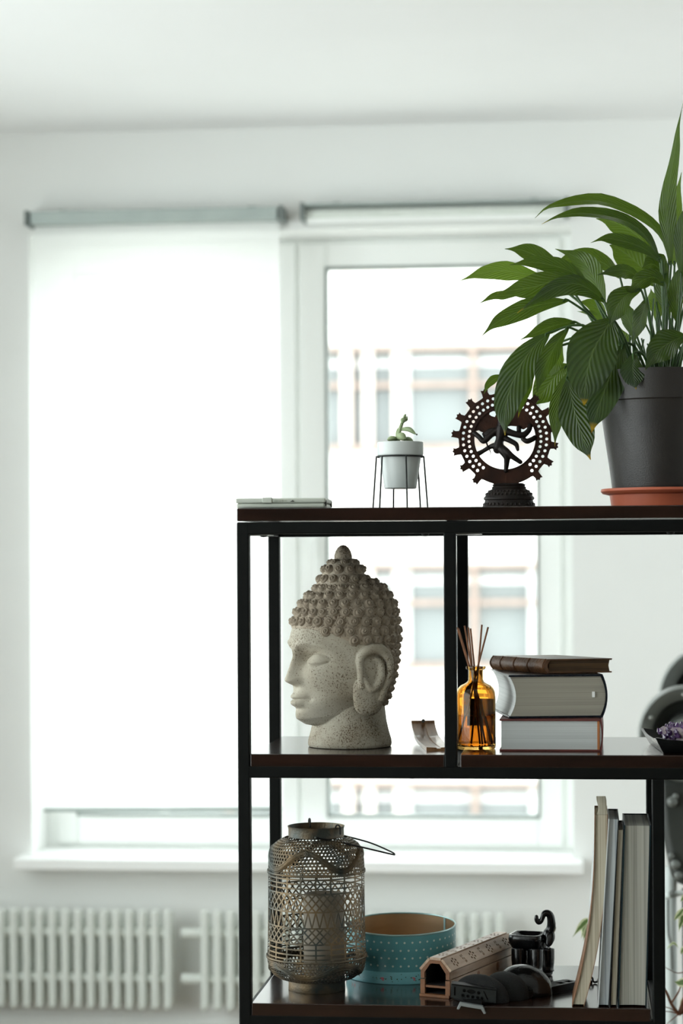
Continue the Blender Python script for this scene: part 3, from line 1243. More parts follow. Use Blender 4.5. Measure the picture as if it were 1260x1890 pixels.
# the gap in the row of flames at the foot
for d in np.arange(245.5, 301, 4):
    outer_.append(cpt(Ro, float(d)))
inner_ = [cpt(Ri, a) for a in range(0, 360, 4)]
holes = [inner_]
for rr, off in ((76.6, 0), (66.0, 4.1)):
    a = -50.0 + off
    while a < 233:
        c = cpt(rr, a)
        holes.append([(c[0] + 3.05 * k_ * math.cos(2 * PI * j / 8), c[1] + 3.05 * k_ * math.sin(2 * PI * j / 8)) for j in range(8)])
        a += 8.2
mb = MB()
mb.plate(outer_, holes, lambda a, b, t: (a, t, b), -0.004, 0.004)
mb.build('flame_ring', M_bronze, nat, angle=30)
rim = MB()
rim.tube([(cpt(Ri + 2, a)[0], -0.0035, cpt(Ri + 2, a)[1]) for a in range(0, 360, 5)], 1.6 * k_, 6, closed=True)
rim.tube([(cpt(Ro - 2, a)[0], -0.0035, cpt(Ro - 2, a)[1]) for a in range(0, 360, 5)], 1.4 * k_, 6, closed=True)
rim.build('ring_edge', M_bronze, nat)
# hair and scarves spread out behind the head: a plate filling the upper part of the ring
arc = [cpt(Ri + 1, a) for a in range(20, 166, 5)]


def z2(zx, zy):
    v = nz(zx, zy)
    return (v.x, v.z)


low = [z2(300, 500), z2(335, 492), z2(352, 505), z2(383, 517), z2(425, 495), z2(455, 480), z2(490, 476), z2(520, 470), z2(600, 462), z2(640, 452), z2(700, 458), z2(735, 480), z2(765, 488), z2(800, 470), z2(828, 448)]
hair_outer = low + arc
hole = [z2(435, 340), z2(440, 322), z2(470, 308), z2(500, 312), z2(500, 345), z2(490, 366), z2(460, 358)]
hole2 = [z2(620, 330), z2(650, 310), z2(680, 318), z2(670, 345), z2(635, 352)]
mb = MB()
mb.plate(hair_outer, [hole, hole2], lambda a, b, t: (a, t, b), -0.0025, 0.003)
mb.build('spread_hair', M_bronze, nat, angle=30)
fg = MB()


def limb(pts, rs, n=10):
    P_ = spline([nz(*p) for p in pts], 4 * len(pts))
    R_ = [float(np.interp(i / (len(P_) - 1), np.linspace(0, 1, len(rs)), rs)) * k_ for i in range(len(P_))]
    fg.tube(P_, R_, n)
    fg.ball(P_[0], R_[0], 10, 6).ball(P_[-1], R_[-1], 10, 6)


limb([(560, 470, -0.006), (552, 530, -0.007), (535, 590, -0.007), (525, 650, -0.006)], [11, 10, 7.5, 10])      # trunk
fg.ball(nz(515, 680, -0.004), (8.5 * k_, 7 * k_, 8 * k_), 12, 8)
fg.ball(nz(562, 418, -0.008), (9 * k_, 9 * k_, 11 * k_), 14, 10)                                                  # head
limb([(562, 385, -0.008), (560, 350, -0.008)], [8, 4])                                                           # crown
limb([(530, 650, -0.006), (570, 700, -0.009), (603, 755, -0.010), (604, 800, -0.008), (596, 868, -0.005), (594, 884, -0.005)], [9, 8, 6.5, 5.5, 4.2, 4.4])   # standing leg
limb([(540, 660, -0.006), (600, 700, -0.012), (650, 745, -0.013), (735, 805, -0.012)], [8, 6.5, 5.5, 4.4])       # lifted leg
limb([(510, 640, -0.004), (450, 650, -0.002), (380, 690, 0.0), (320, 722, 0.001)], [7, 4.5, 4, 5])               # sash to the ring
limb([(520, 500, -0.006), (455, 540, -0.008), (385, 600, -0.008), (340, 560, -0.006), (292, 520, -0.002)], [7, 5.5, 5.2, 4.8, 5])
limb([(510, 495, -0.004), (440, 500, -0.004), (400, 530, -0.004)], [6, 4.5, 4])
limb([(590, 500, -0.006), (670, 530, -0.009), (760, 545, -0.009), (815, 500, -0.006), (828, 455, -0.002)], [7, 6, 6, 5, 5])
limb([(760, 585, -0.010), (800, 605, -0.010), (850, 585, -0.006), (872, 570, -0.002)], [4, 5.2, 5, 5])
limb([(590, 575, -0.008), (640, 600, -0.010), (695, 635, -0.011), (710, 685, -0.011)], [5.5, 5, 4.6, 3.4])
limb([(720, 470, -0.003), (722, 520, -0.004)], [4.5, 4.5])
f_ = fg.build('dancer', M_bronze_dark, nat)
remesh(f_, 0.0011, 2)
ls = MB()
ls.tube(spline([nz(375, 520, -0.004), nz(405, 600, -0.006), nz(425, 660, -0.006), nz(448, 705, -0.006), nz(440, 745, -0.006)], 16), [2.2 * k_ * (1 - i / 17) for i in range(16)], 6)
ls.build('hanging_ribbon', M_bronze_dark, nat)
bs = MB()
zc = lambda py: (934 - py) * k_


def half(px):
    return px * k_


bs.lathe([(half(51), 0), (half(49.5), zc(930)), (half(45), zc(921)), (half(44), zc(917)), (half(46.5), zc(915.5)), (half(46.5), zc(912)), (half(44), zc(910)),
          (half(42), zc(905)), (half(36), zc(899)), (half(31), zc(896)), (half(32), zc(894)), (half(29), zc(891)), (half(31), zc(889)), (half(26), zc(886))], 56, (0, 0, 0), 1, 0.62)
bs.build('lotus_base', M_bronze_dark, nat)
pt = MB()
for i in range(34):
    a = 2 * PI * i / 34
    for (R_, z_, s_) in ((45.0, zc(925), 3.2), (41.0, zc(906), 2.7), (36.5, zc(901), 2.3)):
        pt.ball((half(R_) * math.cos(a + z_ * 90), half(R_) * 0.62 * math.sin(a + z_ * 90), z_), (s_ * k_, s_ * k_, s_ * 1.1 * k_), 8, 5)
pt.build('lotus_petals', M_bronze_dark, nat)
ft = MB()
ft.prism([cpt(Ro - 3, 250), cpt(Ro - 3, 270), cpt(Ro - 3, 290), (cpt(Ro + 12, 284)[0], zc(888)), (cpt(Ro + 12, 258)[0], zc(888))], lambda a, b, t: (a, t, b), -0.008, 0.008)
ft.build('ring_foot', M_bronze, nat)

# ---- plastic plant pot and its saucer
PYC = YF + 0.185
k_ = mpp(PYC)
pcx = at(1222, 800, PYC).x
M_blackpot = mat('dark_plastic_pot', (46, 42, 39), 0.42, var=(38, 35, 33), vscale=14, bump=0.25, bscale=500)
M_terra = mat('terracotta_plastic', (196, 104, 74), 0.45, var=(184, 95, 68), vscale=14)


def pz(py):
    return at(1222, py, PYC).z - Z_T


sau = thing('saucer', 'terracotta coloured saucer under the big dark flowerpot', 'saucer', (pcx, PYC, Z_T))
s_ = MB()
s_.lathe([(88 * k_, 0), (93 * k_, 0.001), (96.5 * k_, pz(914)), (109 * k_, pz(911)), (112.5 * k_, pz(907)), (111.5 * k_, pz(902.5)), (108 * k_, pz(902.5)), (98 * k_, pz(909)), (90 * k_, pz(922)), (88 * k_, 0.005)], 72)
s_.build('dish', M_terra, sau)
pot_l = thing('potted_houseplant', 'large leafy houseplant with glossy pointed leaves, some with yellow tips, in a dark pot', 'potted plant', (pcx, PYC, Z_T + 0.0055))
z0 = 0.0055
p_ = MB()
p_.lathe([(86 * k_, 0), (88 * k_, 0.001), (97 * k_, pz(860) - z0), (106 * k_, pz(800) - z0), (112.5 * k_, pz(752) - z0), (114.5 * k_, pz(744) - z0), (117.5 * k_, pz(742) - z0),
          (119.5 * k_, pz(694) - z0), (119.5 * k_, pz(688) - z0), (113 * k_, pz(688) - z0), (111 * k_, pz(720) - z0), (84 * k_, 0.006)], 80)
p_.build('pot', M_blackpot, pot_l)
so = MB()
so.lathe([(113 * k_, pz(716) - z0), (113 * k_, pz(706) - z0), (60 * k_, pz(701) - z0), (1 * k_, pz(699) - z0)], 40)
so.build('soil', M_soil, pot_l)

# leaves
M_leaf = bpy.data.materials.new('glossy_leaf')
M_leaf.use_nodes = True
n, l = M_leaf.node_tree.nodes, M_leaf.node_tree.links
n.clear()
uvn = n.new('ShaderNodeUVMap')
sep = n.new('ShaderNodeSeparateXYZ')
l.new(uvn.outputs[0], sep.inputs[0])


def mth(op, a, b=None, c=None):
    m = n.new('ShaderNodeMath')
    m.operation = op
    for i, v in enumerate((a, b, c)):
        if v is None:
            continue
        if isinstance(v, (int, float)):
            m.inputs[i].default_value = v
        else:
            l.new(v, m.inputs[i])
    return m.outputs[0]


U, V = sep.outputs['X'], sep.outputs['Y']
av = mth('ABSOLUTE', V)
veinc = mth('SINE', mth('MULTIPLY', mth('SUBTRACT', U, mth('MULTIPLY', mth('POWER', av, 0.8), 0.34)), 78.0))
vein = mth('POWER', mth('MULTIPLY_ADD', veinc, 0.5, 0.5), 5.0)
midv = mth('SUBTRACT', 1.0, mth('MINIMUM', mth('MULTIPLY', av, 16.0), 1.0))
tcl = n.new('ShaderNodeTexCoord')
nzl = n.new('ShaderNodeTexNoise')
nzl.inputs['Scale'].default_value = 22
nzl.inputs['Detail'].default_value = 4
l.new(tcl.outputs['Object'], nzl.inputs['Vector'])
att = n.new('ShaderNodeAttribute')
att.attribute_type = 'GEOMETRY'
att.attribute_name = 'tip'
att2 = n.new('ShaderNodeAttribute')
att2.attribute_type = 'GEOMETRY'
att2.attribute_name = 'pale'
crl = n.new('ShaderNodeValToRGB')
crl.color_ramp.elements[0].color = (*lin((26, 42, 24)), 1)
crl.color_ramp.elements[1].color = (*lin((44, 66, 32)), 1)
crl.color_ramp.elements[0].position, crl.color_ramp.elements[1].position = 0.3, 0.75
l.new(nzl.outputs['Fac'], crl.inputs['Fac'])


def mixc(f, a, b):
    m = n.new('ShaderNodeMix')
    m.data_type = 'RGBA'
    if isinstance(f, (int, float)):
        m.inputs['Factor'].default_value = f
    else:
        l.new(f, m.inputs['Factor'])
    for nm, v in (('A', a), ('B', b)):
        if isinstance(v, tuple):
            m.inputs[nm].default_value = (*lin(v), 1)
        else:
            l.new(v, m.inputs[nm])
    return m.outputs['Result']


c1 = mixc(mth('MULTIPLY', att2.outputs['Fac'], 0.8), crl.outputs['Color'], (112, 140, 54))
c2 = mixc(mth('MULTIPLY', mth('MAXIMUM', mth('MULTIPLY', vein, 0.09), mth('MULTIPLY', midv, 0.4)), 1.0), c1, (128, 150, 96))
# yellowed and brown tips, where the leaf's own 'tip' value says so
tipf = mth('ADD', mth('SUBTRACT', U, mth('SUBTRACT', 1.0, att.outputs['Fac'])), mth('MULTIPLY', mth('SUBTRACT', nzl.outputs['Fac'], 0.5), 0.12))
ty = n.new('ShaderNodeMapRange')
ty.inputs['From Min'].default_value, ty.inputs['From Max'].default_value = -0.02, 0.05
l.new(tipf, ty.inputs['Value'])
tbn = n.new('ShaderNodeMapRange')
tbn.inputs['From Min'].default_value, tbn.inputs['From Max'].default_value = 0.08, 0.12
l.new(tipf, tbn.inputs['Value'])
c3 = mixc(ty.outputs[0], c2, (198, 158, 30))
c4 = mixc(tbn.outputs[0], c3, (74, 40, 26))
pb = n.new('ShaderNodeBsdfPrincipled')
pb.inputs['Roughness'].default_value = 0.30
pb.inputs['Specular IOR Level'].default_value = 0.45
l.new(c4, pb.inputs['Base Color'])
tlc = mixc(0.45, c4, (150, 190, 40))
trl = n.new('ShaderNodeBsdfTranslucent')
l.new(tlc, trl.inputs['Color'])
mxl = n.new('ShaderNodeMixShader')
mxl.inputs[0].default_value = 0.33
l.new(pb.outputs[0], mxl.inputs[1])
l.new(trl.outputs[0], mxl.inputs[2])
bpl = n.new('ShaderNodeBump')
bpl.inputs['Strength'].default_value = 0.6
bpl.inputs['Distance'].default_value = 0.0015
l.new(mth('SUBTRACT', mth('MULTIPLY_ADD', veinc, -0.9, 0.0), midv), bpl.inputs['Height'])
l.new(bpl.outputs[0], pb.inputs['Normal'])
ool = n.new('ShaderNodeOutputMaterial')
l.new(mxl.outputs[0], ool.inputs[0])
M_stem = mat('leaf_stalk', (62, 92, 40), 0.45, var=(48, 74, 33), vscale=30)

PBASE = pot_l.location
SOILZ = pz(702) - z0


def Z1(x, y):
    return 820 + x / 2.864, 180 + y / 2.864


def leaf(pts, wz, tilt=0.0, dy=(0, 0), tip=0.0, pale=0.0, fold=0.25, wav=0.05, twist=0.0, soil=None, stalk=True, root=None, base=None, m=None, stm=None, raw=False, name='leaf', peak=0.42):
    """pts: midrib from stalk to tip in close-up coordinates; wz half width there; tilt turns the blade about its midrib."""
    root = root or pot_l
    base = PBASE if base is None else base
    PTS = []
    for i, p in enumerate(pts):
        px, py = p if raw else Z1(*p)
        u = i / (len(pts) - 1)
        PTS.append(at(px, py, PYC + dy[0] + (dy[1] - dy[0]) * u) - base)
    ns, nv = 18, 8
    C = spline(PTS, ns + 1)
    scl = mpp(PYC + dy[0]) * (1.0 if raw else 1 / 2.864)
    W = wz * scl * (1.0 if raw else 1.13)
    ph = rnd.uniform(0, 6)
    rows, uv = [], []
    for i, p in enumerate(C):
        u = i / ns
        T = (C[min(i + 1, ns)] - C[max(i - 1, 0)]).normalized()
        Vw = (p + base - CAM).normalized()
        S0 = T.cross(Vw)
        S0 = S0.normalized() if S0.length > 1e-3 else Vector((1, 0, 0))
        N0 = S0.cross(T).normalized()
        a = math.radians(tilt + twist * (u - 0.3))
        S = S0 * math.cos(a) + N0 * math.sin(a)
        N = N0 * math.cos(a) - S0 * math.sin(a)
        e = peak
        g = (u / e) ** 0.75 if u < e else (1 - ((u - e) / (1 - e)) ** 1.5)
        if u > 0.72:
            g = g * (1 - 0.45 * sstep(0.72, 0.93, u))
        ww = W * max(0.015, min(1, g)) if 0 < u < 1 else W * 0.02
        row = []
        for j in range(nv + 1):
            v = -1 + 2 * j / nv
            off = fold * abs(v) - 0.10 * v * v + 1.5 * wav * v * v * math.sin(u * 15 + ph + (1.3 if v > 0 else 0)) + 0.02 * math.sin(u * 40 + ph) * abs(v)
            row.append(p + S * (v * ww) + N * (off * ww))
            uv.append((u, v))
        rows.append(row)
    mb = MB()
    mb.grid(rows)
    mb.uv = uv
    o = mb.build(name, m or M_leaf, root, angle=180)
    for nm, val in (('tip', tip), ('pale', pale)):
        at_ = o.data.attributes.new(nm, 'FLOAT', 'POINT')
        at_.data.foreach_set('value', [val] * len(o.data.vertices))
    if stalk:
        A = C[0]
        sp = Vector((soil[0], soil[1], SOILZ)) if soil else Vector((max(-0.05, min(0.05, A.x * 0.35)) + rnd.uniform(-0.012, 0.012), max(-0.05, min(0.05, A.y * 0.4)) + rnd.uniform(-0.02, 0.02), SOILZ))
        T0 = (C[1] - C[0]).normalized()
        mid = sp + (A - sp) * 0.55 + Vector((0, 0, 0.25 * (A - sp).length * (0.4 if A.z > sp.z + 0.08 else 1.0)))
        if T0.z > 0.6:
            mid = sp + (A - sp) * 0.5
        q_ = spline([sp, mid, A, A + T0 * 0.012], 14)
        sb = MB()
        sb.tube(q_, [0.0028 - 0.0013 * i / 13 for i in range(14)], 7)
        sb.build('leaf_stalk', stm or M_stem, root)
    return o


L = leaf
# upper group
L([(1185, 860), (1150, 740), (1075, 650), (960, 590), (800, 545), (640, 555), (540, 585), (478, 638)], 46, 52, (0.04, -0.02), pale=0.25, fold=0.3, wav=0.10)
L([(1140, 870), (1090, 770), (1020, 690), (900, 635), (720, 610), (600, 630), (513, 670)], 42, 48, (0.0, -0.05), tip=0.06, fold=0.35, wav=0.08)
L([(1150, 900), (1060, 770), (960, 690), (880, 655), (800, 640)], 62, -12, (0.09, 0.07), pale=0.5)
L([(1150, 880), (1080, 815), (1000, 775), (900, 750), (840, 745), (772, 768)], 36, 22, (-0.02, -0.05), pale=0.1)
L([(1110, 1000), (1060, 920), (990, 850), (920, 800), (872, 780)], 85, 15, (0.08, 0.06), pale=0.55)
L([(1196, 900), (1185, 740), (1175, 600), (1190, 450), (1215, 300), (1235, 150), (1262, 20)], 44, 18, (0.02, -0.02), pale=0.2, twist=70, peak=0.30)
L([(1215, 900), (1205, 740), (1218, 590), (1252, 395)], 48, -8, (0.08, 0.08), pale=0.8)
L([(1250, 960), (1252, 800), (1262, 660), (1300, 520)], 46, 25, (-0.02, -0.05))
L([(1180, 960), (1130, 900), (1090, 880), (1040, 905)], 62, 10, (0.03, 0.0))
# middle left fan
L([(640, 960), (560, 880), (470, 830), (400, 805), (318, 800)], 48, 15, (0.05, 0.02), wav=0.12)
L([(760, 990), (680, 925), (560, 885), (450, 870), (340, 886)], 44, 20, (-0.02, -0.06), pale=0.05)
L([(520, 950), (420, 930), (300, 915), (190, 930), (83, 968)], 46, 5, (0.07, 0.05), pale=1.0, fold=0.15)
L([(700, 950), (590, 965), (480, 1000), (380, 1015), (278, 1035)], 62, 8, (-0.04, -0.08), pale=0.15)
L([(420, 1035), (330, 1045), (260, 1050), (178, 1092)], 22, 15, (0.0, -0.02), pale=0.2, stalk=False)
L([(850, 1085), (790, 1030), (700, 985), (600, 1000), (500, 1055), (385, 1138)], 54, -22, (-0.06, -0.11), tip=0.05, fold=0.4)
L([(660, 1075), (560, 1085), (450, 1110), (330, 1160), (260, 1200), (198, 1260)], 46, 6, (-0.03, -0.07), tip=0.02, wav=0.09)
L([(930, 960), (850, 880), (750, 850), (660, 850), (570, 885)], 52, 18, (0.06, 0.05), pale=0.3)
L([(850, 1100), (810, 1000), (760, 900), (690, 840), (585, 800)], 58, 30, (0.0, 0.02), pale=0.35, twist=-40)
L([(1050, 985), (980, 920), (900, 915), (805, 938)], 40, -30, (-0.05, -0.09), fold=0.4)
L([(1165, 1000), (1110, 950), (1040, 970), (985, 1010), (940, 1000)], 52, 25, (-0.06, -0.10), twist=60)
L([(1040, 1020), (970, 1040), (920, 1090), (890, 1150), (872, 1205)], 62, 20, (-0.07, -0.11))
L([(1070, 1060), (1050, 1130), (1020, 1220), (990, 1305)], 44, 35, (-0.08, -0.12), wav=0.1)
L([(860, 1200), (820, 1130), (770, 1090), (700, 1080)], 34, 10, (0.06, 0.05), pale=0.9)
L([(870, 1230), (800, 1150), (700, 1130)], 18, 10, (0.07, 0.06), pale=0.8)
# drooping front leaves
L([(885, 1165), (850, 1230), (790, 1330), (755, 1450), (742, 1560), (738, 1628)], 122, 4, (-0.09, -0.13), tip=0.10, fold=0.06, wav=0.03, peak=0.40)
L([(950, 1300), (905, 1400), (850, 1540), (800, 1680), (776, 1775)], 82, -10, (-0.07, -0.11), tip=0.13, fold=0.2)
L([(655, 1470), (670, 1580), (700, 1700), (740, 1830), (772, 1915)], 84, -6, (-0.05, -0.09), tip=0.10, fold=0.18)
L([(665, 1440), (625, 1530), (595, 1650), (588, 1750), (583, 1845)], 40, 12, (0.0, -0.02), tip=0.07, pale=0.55)
L([(560, 1240), (470, 1320), (390, 1440), (335, 1580), (318, 1700), (320, 1785)], 82, -12, (-0.10, -0.135), tip=0.06, fold=0.3, wav=0.09)
L([(660, 1215), (600, 1290), (545, 1390), (505, 1480), (487, 1568)], 50, 28, (-0.09, -0.13), tip=0.02, wav=0.12)
L([(480, 1390), (445, 1500), (410, 1600), (388, 1695)], 30, 20, (-0.07, -0.09), tip=0.12, pale=0.35)
L([(660, 1410), (590, 1470), (520, 1560), (450, 1640)], 78, 0, (0.03, 0.03), pale=0.15)
L([(330, 1470), (270, 1485), (230, 1520), (208, 1568)], 22, 25, (-0.02, -0.03), pale=0.1, stalk=False)
L([(700, 1190), (600, 1200), (500, 1235), (398, 1282)], 42, 30, (-0.05, -0.09), tip=0.02)
L([(620, 1290), (590, 1360), (575, 1430), (560, 1480)], 44, 10, (0.01, 0.02), pale=0.7)
L([(1000, 1350), (995, 1420), (1000, 1490), (1012, 1542)], 60, 5, (-0.10, -0.12), tip=0.06)
L([(1280, 1260), (1200, 1290), (1120, 1350), (1060, 1440)], 74, 15, (-0.09, -0.12))
L([(1120, 1190), (1125, 1120), (1100, 1060), (1090, 1010)], 36, 0, (0.07, 0.07), pale=0.9)
L([(960, 1330), (940, 1280), (925, 1210)], 44, 20, (0.05, 0.04), pale=0.4)
L([(1190, 1180), (1160, 1060), (1150, 960), (1165, 860)], 44, 25, (0.02, 0.03))
L([(1010, 1290), (980, 1190), (950, 1120), (960, 1040)], 48, 35, (0.0, 0.02), pale=0.1)
L([(1230, 1200), (1225, 1080), (1240, 960), (1275, 850)], 46, -25, (0.02, 0.0), pale=0.15)
# leaves right of the picture's edge
for (a, dyy, w_, t_) in (([(1290, 1000), (1350, 850), (1430, 760), (1560, 740)], (0.03, 0.0), 60, 30), ([(1300, 1050), (1400, 960), (1520, 960), (1640, 1040)], (-0.04, -0.08), 62, 20),
                         ([(1330, 1150), (1450, 1130), (1560, 1220), (1620, 1360)], (-0.06, -0.1), 66, 10), ([(1270, 900), (1300, 700), (1360, 560), (1440, 470)], (0.05, 0.07), 52, 15),
                         ([(1310, 1200), (1420, 1230), (1500, 1350), (1530, 1500)], (-0.09, -0.12), 72, 5), ([(1260, 1000), (1290, 800), (1300, 600), (1330, 420)], (0.0, 0.02), 48, 30)):
    L(a, w_, t_, dyy, pale=rnd.uniform(0, 0.4), tip=rnd.choice([0, 0.04, 0.08]))
# bare stalks rising from the soil
for i in range(22):
    a = rnd.uniform(0, 2 * PI)
    r_ = rnd.uniform(0.01, 0.06)
    p0 = Vector((r_ * math.cos(a), r_ * math.sin(a), SOILZ - 0.002))
    p1 = p0 + Vector((rnd.uniform(-0.05, 0.03), rnd.uniform(-0.02, 0.04), rnd.uniform(0.05, 0.14)))
    sb = MB()
    sb.tube(spline([p0, (p0 + p1) / 2 + Vector((rnd.uniform(-0.006, 0.006), 0, 0)), p1], 8), [0.0026 - 0.0012 * j / 7 for j in range(8)], 6)
    sb.build('leaf_stalk', M_stem, pot_l)

# ================================================================ things on the middle board
# ---- curved wooden incense holder, half behind the post
M_inc = mat('pale_stained_wood', (150, 112, 78), 0.35, var=(118, 84, 56), vscale=6, vstretch=(20, 3, 3), coat=0.4)
IY = YF + 0.085
k_ = mpp(IY + 0.1)
A = on(790, 1386, Z_M)
ih = thing('incense_holder', 'curved wooden incense stick holder beside the post, right of the stone head', 'incense holder', (A.x, A.y, Z_M), math.radians(11))
path = [(0, 0.000), (0.05, 0.0002), (0.10, 0.0008), (0.15, 0.003), (0.19, 0.008), (0.22, 0.016), (0.238, 0.024), (0.246, 0.031)]
pc = spline([(0, a * 0.95, b + 0.0) for a, b in path], 28)
W2 = 0.021
mb = MB()
rows = []
for i, p in enumerate(pc):
    t = (pc[min(i + 1, 27)] - pc[max(i - 1, 0)]).normalized()
    nn = Vector((0, -t.z, t.y))
    sec = []
    for (u, v) in ((-W2, 0.0), (-W2, 0.0065), (-W2 * 0.8, 0.0062), (-0.004, 0.0056), (-0.003, 0.0040), (0.003, 0.0040), (0.004, 0.0056), (W2 * 0.8, 0.0062), (W2, 0.0065), (W2, 0.0)):
        if i > 22 and abs(u) < 0.005:
            v = 0.0060
        sec.append(p + Vector((u + 0.018, 0, 0)) + nn * v)
    rows.append(sec)
o = mb.grid(rows, closed_u=True)
mb.f += [tuple(o + j for j in range(10))[::-1], tuple(o + 27 * 10 + j for j in range(10))]
mb.mi += [0, 0]
mb.build('holder_strip', M_inc, ih, angle=30)
dk = MB()
hp = pc[25] + Vector((0.018, 0, 0.0062))
dk.tube([hp + Vector((0, -0.004, 0.0005)), hp + Vector((0, -0.0075, 0.0018))], 0.0032, 10)
dk.build('stick_hole', M_case_dark, ih)

# ---- amber bottle with reeds
M_amber = bpy.data.materials.new('amber_glass')
M_amber.use_nodes = True
b_ = M_amber.node_tree.nodes['Principled BSDF']
n, l = M_amber.node_tree.nodes, M_amber.node_tree.links
nza = n.new('ShaderNodeTexNoise')
nza.inputs['Scale'].default_value = 12
cra = n.new('ShaderNodeValToRGB')
cra.color_ramp.elements[0].color = (0.86, 0.50, 0.14, 1)
cra.color_ramp.elements[1].color = (0.90, 0.55, 0.17, 1)
l.new(nza.outputs['Fac'], cra.inputs['Fac'])
l.new(cra.outputs['Color'], b_.inputs['Base Color'])
b_.inputs['Transmission Weight'].default_value = 1.0
b_.inputs['Roughness'].default_value = 0.02
b_.inputs['IOR'].default_value = 1.35
M_oil = bpy.data.materials.new('scented_oil')
M_oil.use_nodes = True
b_ = M_oil.node_tree.nodes['Principled BSDF']
n, l = M_oil.node_tree.nodes, M_oil.node_tree.links
nza = n.new('ShaderNodeTexNoise')
nza.inputs['Scale'].default_value = 3
cra = n.new('ShaderNodeValToRGB')
cra.color_ramp.elements[0].color = (0.86, 0.66, 0.36, 1)
cra.color_ramp.elements[1].color = (0.88, 0.68, 0.38, 1)
l.new(nza.outputs['Fac'], cra.inputs['Fac'])
l.new(cra.outputs['Color'], b_.inputs['Base Color'])
b_.inputs['Transmission Weight'].default_value = 1.0
b_.inputs['Roughness'].default_value = 0.0
b_.inputs['IOR'].default_value = 1.12
M_label = mat('dark_brown_label', (58, 34, 20), 0.7, var=(48, 28, 17), vscale=12)
A = on(878, 1385, Z_M)
BR = 36.2 * mpp(A.y + 0.03)
BYY = A.y + BR
k_ = mpp(BYY)
bot = thing('diffuser_bottle', 'amber glass apothecary bottle of a reed diffuser beside the black post', 'bottle', (at(878, 1330, BYY).x, BYY, Z_M))
hz_ = lambda py: (1383.5 - py) * k_
prof = [(2 * k_, 0.0015), (30 * k_, 0.0012), (33.5 * k_, 0.0), (35.6 * k_, 0.0022), (36.2 * k_, 0.006), (36.2 * k_, hz_(1288)), (35.2 * k_, hz_(1279)), (32.5 * k_, hz_(1272.5)), (28 * k_, hz_(1267.5)),
        (21 * k_, hz_(1264)), (15.5 * k_, hz_(1260.5)), (13.6 * k_, hz_(1256)), (13.2 * k_, hz_(1245)), (13.4 * k_, hz_(1238.5)), (17.5 * k_, hz_(1237)), (18.4 * k_, hz_(1234.5)), (17.6 * k_, hz_(1231.8)),
        (15 * k_, hz_(1231.2)), (10.6 * k_, hz_(1232)), (10.0 * k_, hz_(1240)), (10.4 * k_, hz_(1257)), (13 * k_, hz_(1263.5)), (20 * k_, hz_(1267.2)), (26.5 * k_, hz_(1271)), (30.5 * k_, hz_(1276)), (33 * k_, hz_(1283)), (33.6 * k_, hz_(1290)),
        (33.6 * k_, 0.010), (31 * k_, 0.0055), (2 * k_, 0.0045)]
mb = MB()
mb.lathe(prof, 72)
mb.build('glass_body', M_amber, bot, angle=60)
oil = MB()
oil.lathe([(1 * k_, 0.0058), (30.5 * k_, 0.0062), (32.8 * k_, 0.0105), (32.8 * k_, hz_(1322)), (1 * k_, hz_(1322))], 60)
oil.build('oil', M_oil, bot, angle=50)
lb = MB()
rows = []
for r_ in (36.3 * k_, 36.65 * k_):
    rows.append([(r_ * math.cos(math.radians(a)), r_ * math.sin(math.radians(a)), hz_(1345)) for a in range(14, 118, 4)])
    rows.append([(r_ * math.cos(math.radians(a)), r_ * math.sin(math.radians(a)), hz_(1293)) for a in range(14, 118, 4)])
lb.grid([rows[0], rows[1], rows[3], rows[2]], closed_v=True)
lb.build('back_label', M_label, bot)


def glyphs(s):
    """Raised strokes of a few figures, each on a unit cell."""
    seg = {'1': [[(0.5, 0), (0.5, 1)], [(0.25, 0.8), (0.5, 1)]], '8': [[(0.5, 0.5), (0.15, 0.75), (0.5, 1), (0.85, 0.75), (0.5, 0.5), (0.1, 0.22), (0.5, 0), (0.9, 0.22), (0.5, 0.5)]],
           '3': [[(0.1, 0.9), (0.5, 1), (0.85, 0.77), (0.45, 0.52), (0.9, 0.25), (0.5, 0), (0.1, 0.1)]], '/': [[(0.1, 0), (0.9, 1)]], '7': [[(0.1, 1), (0.9, 1), (0.4, 0)]], '-': [[(0.1, 0.0), (0.9, 0.0)]]}
    return [[(i + p[0] * 0.8, p[1]) for p in st] for i, ch in enumerate(s) for st in seg.get(ch, [])]


em = MB()
for txt, pxa, pya, cw, chh in (('18/-', 853, 1301, 4.6, 9), ('-183', 856, 1378, 5.6, 7)):
    for stv in glyphs(txt):
        pts_ = []
        for (gx, gy) in stv:
            xx = (pxa + gx * cw - 878) * k_
            ang = math.asin(max(-0.99, min(0.99, xx / (36.3 * k_))))
            pts_.append((36.3 * k_ * math.sin(ang), -36.3 * k_ * math.cos(ang), hz_(pya) + gy * chh * k_))
        em.tube(pts_, 0.00035, 5)
em.build('embossed_marks', M_amber, bot)
M_reed = mat('rattan_reed', (140, 92, 60), 0.7, var=(108, 70, 46), vscale=60, vstretch=(6, 6, 1))
reeds = [((846, 1160), (868, 1236), 0.004), ((857, 1155), (870.5, 1236), -0.004), ((864, 1158), (871.5, 1236), 0.001), ((868, 1160), (875.5, 1236), 0.006), ((889, 1153), (882, 1236), -0.002), ((900.5, 1157.5), (880, 1236), -0.005),
         ((843.5, 1158), (866.5, 1236), 0.007)]
RL = ['second reed stick from the left in the amber bottle', 'third reed stick from the left in the amber bottle, tallest before the dark rear post',
      'fourth reed stick from the left in the amber bottle', 'fifth reed stick from the left in the amber bottle, nearly upright',
      'second reed stick from the right in the amber bottle, the tallest one', 'rightmost reed stick in the amber bottle, leaning furthest right', 'leftmost reed stick in the amber bottle, beside the front post']
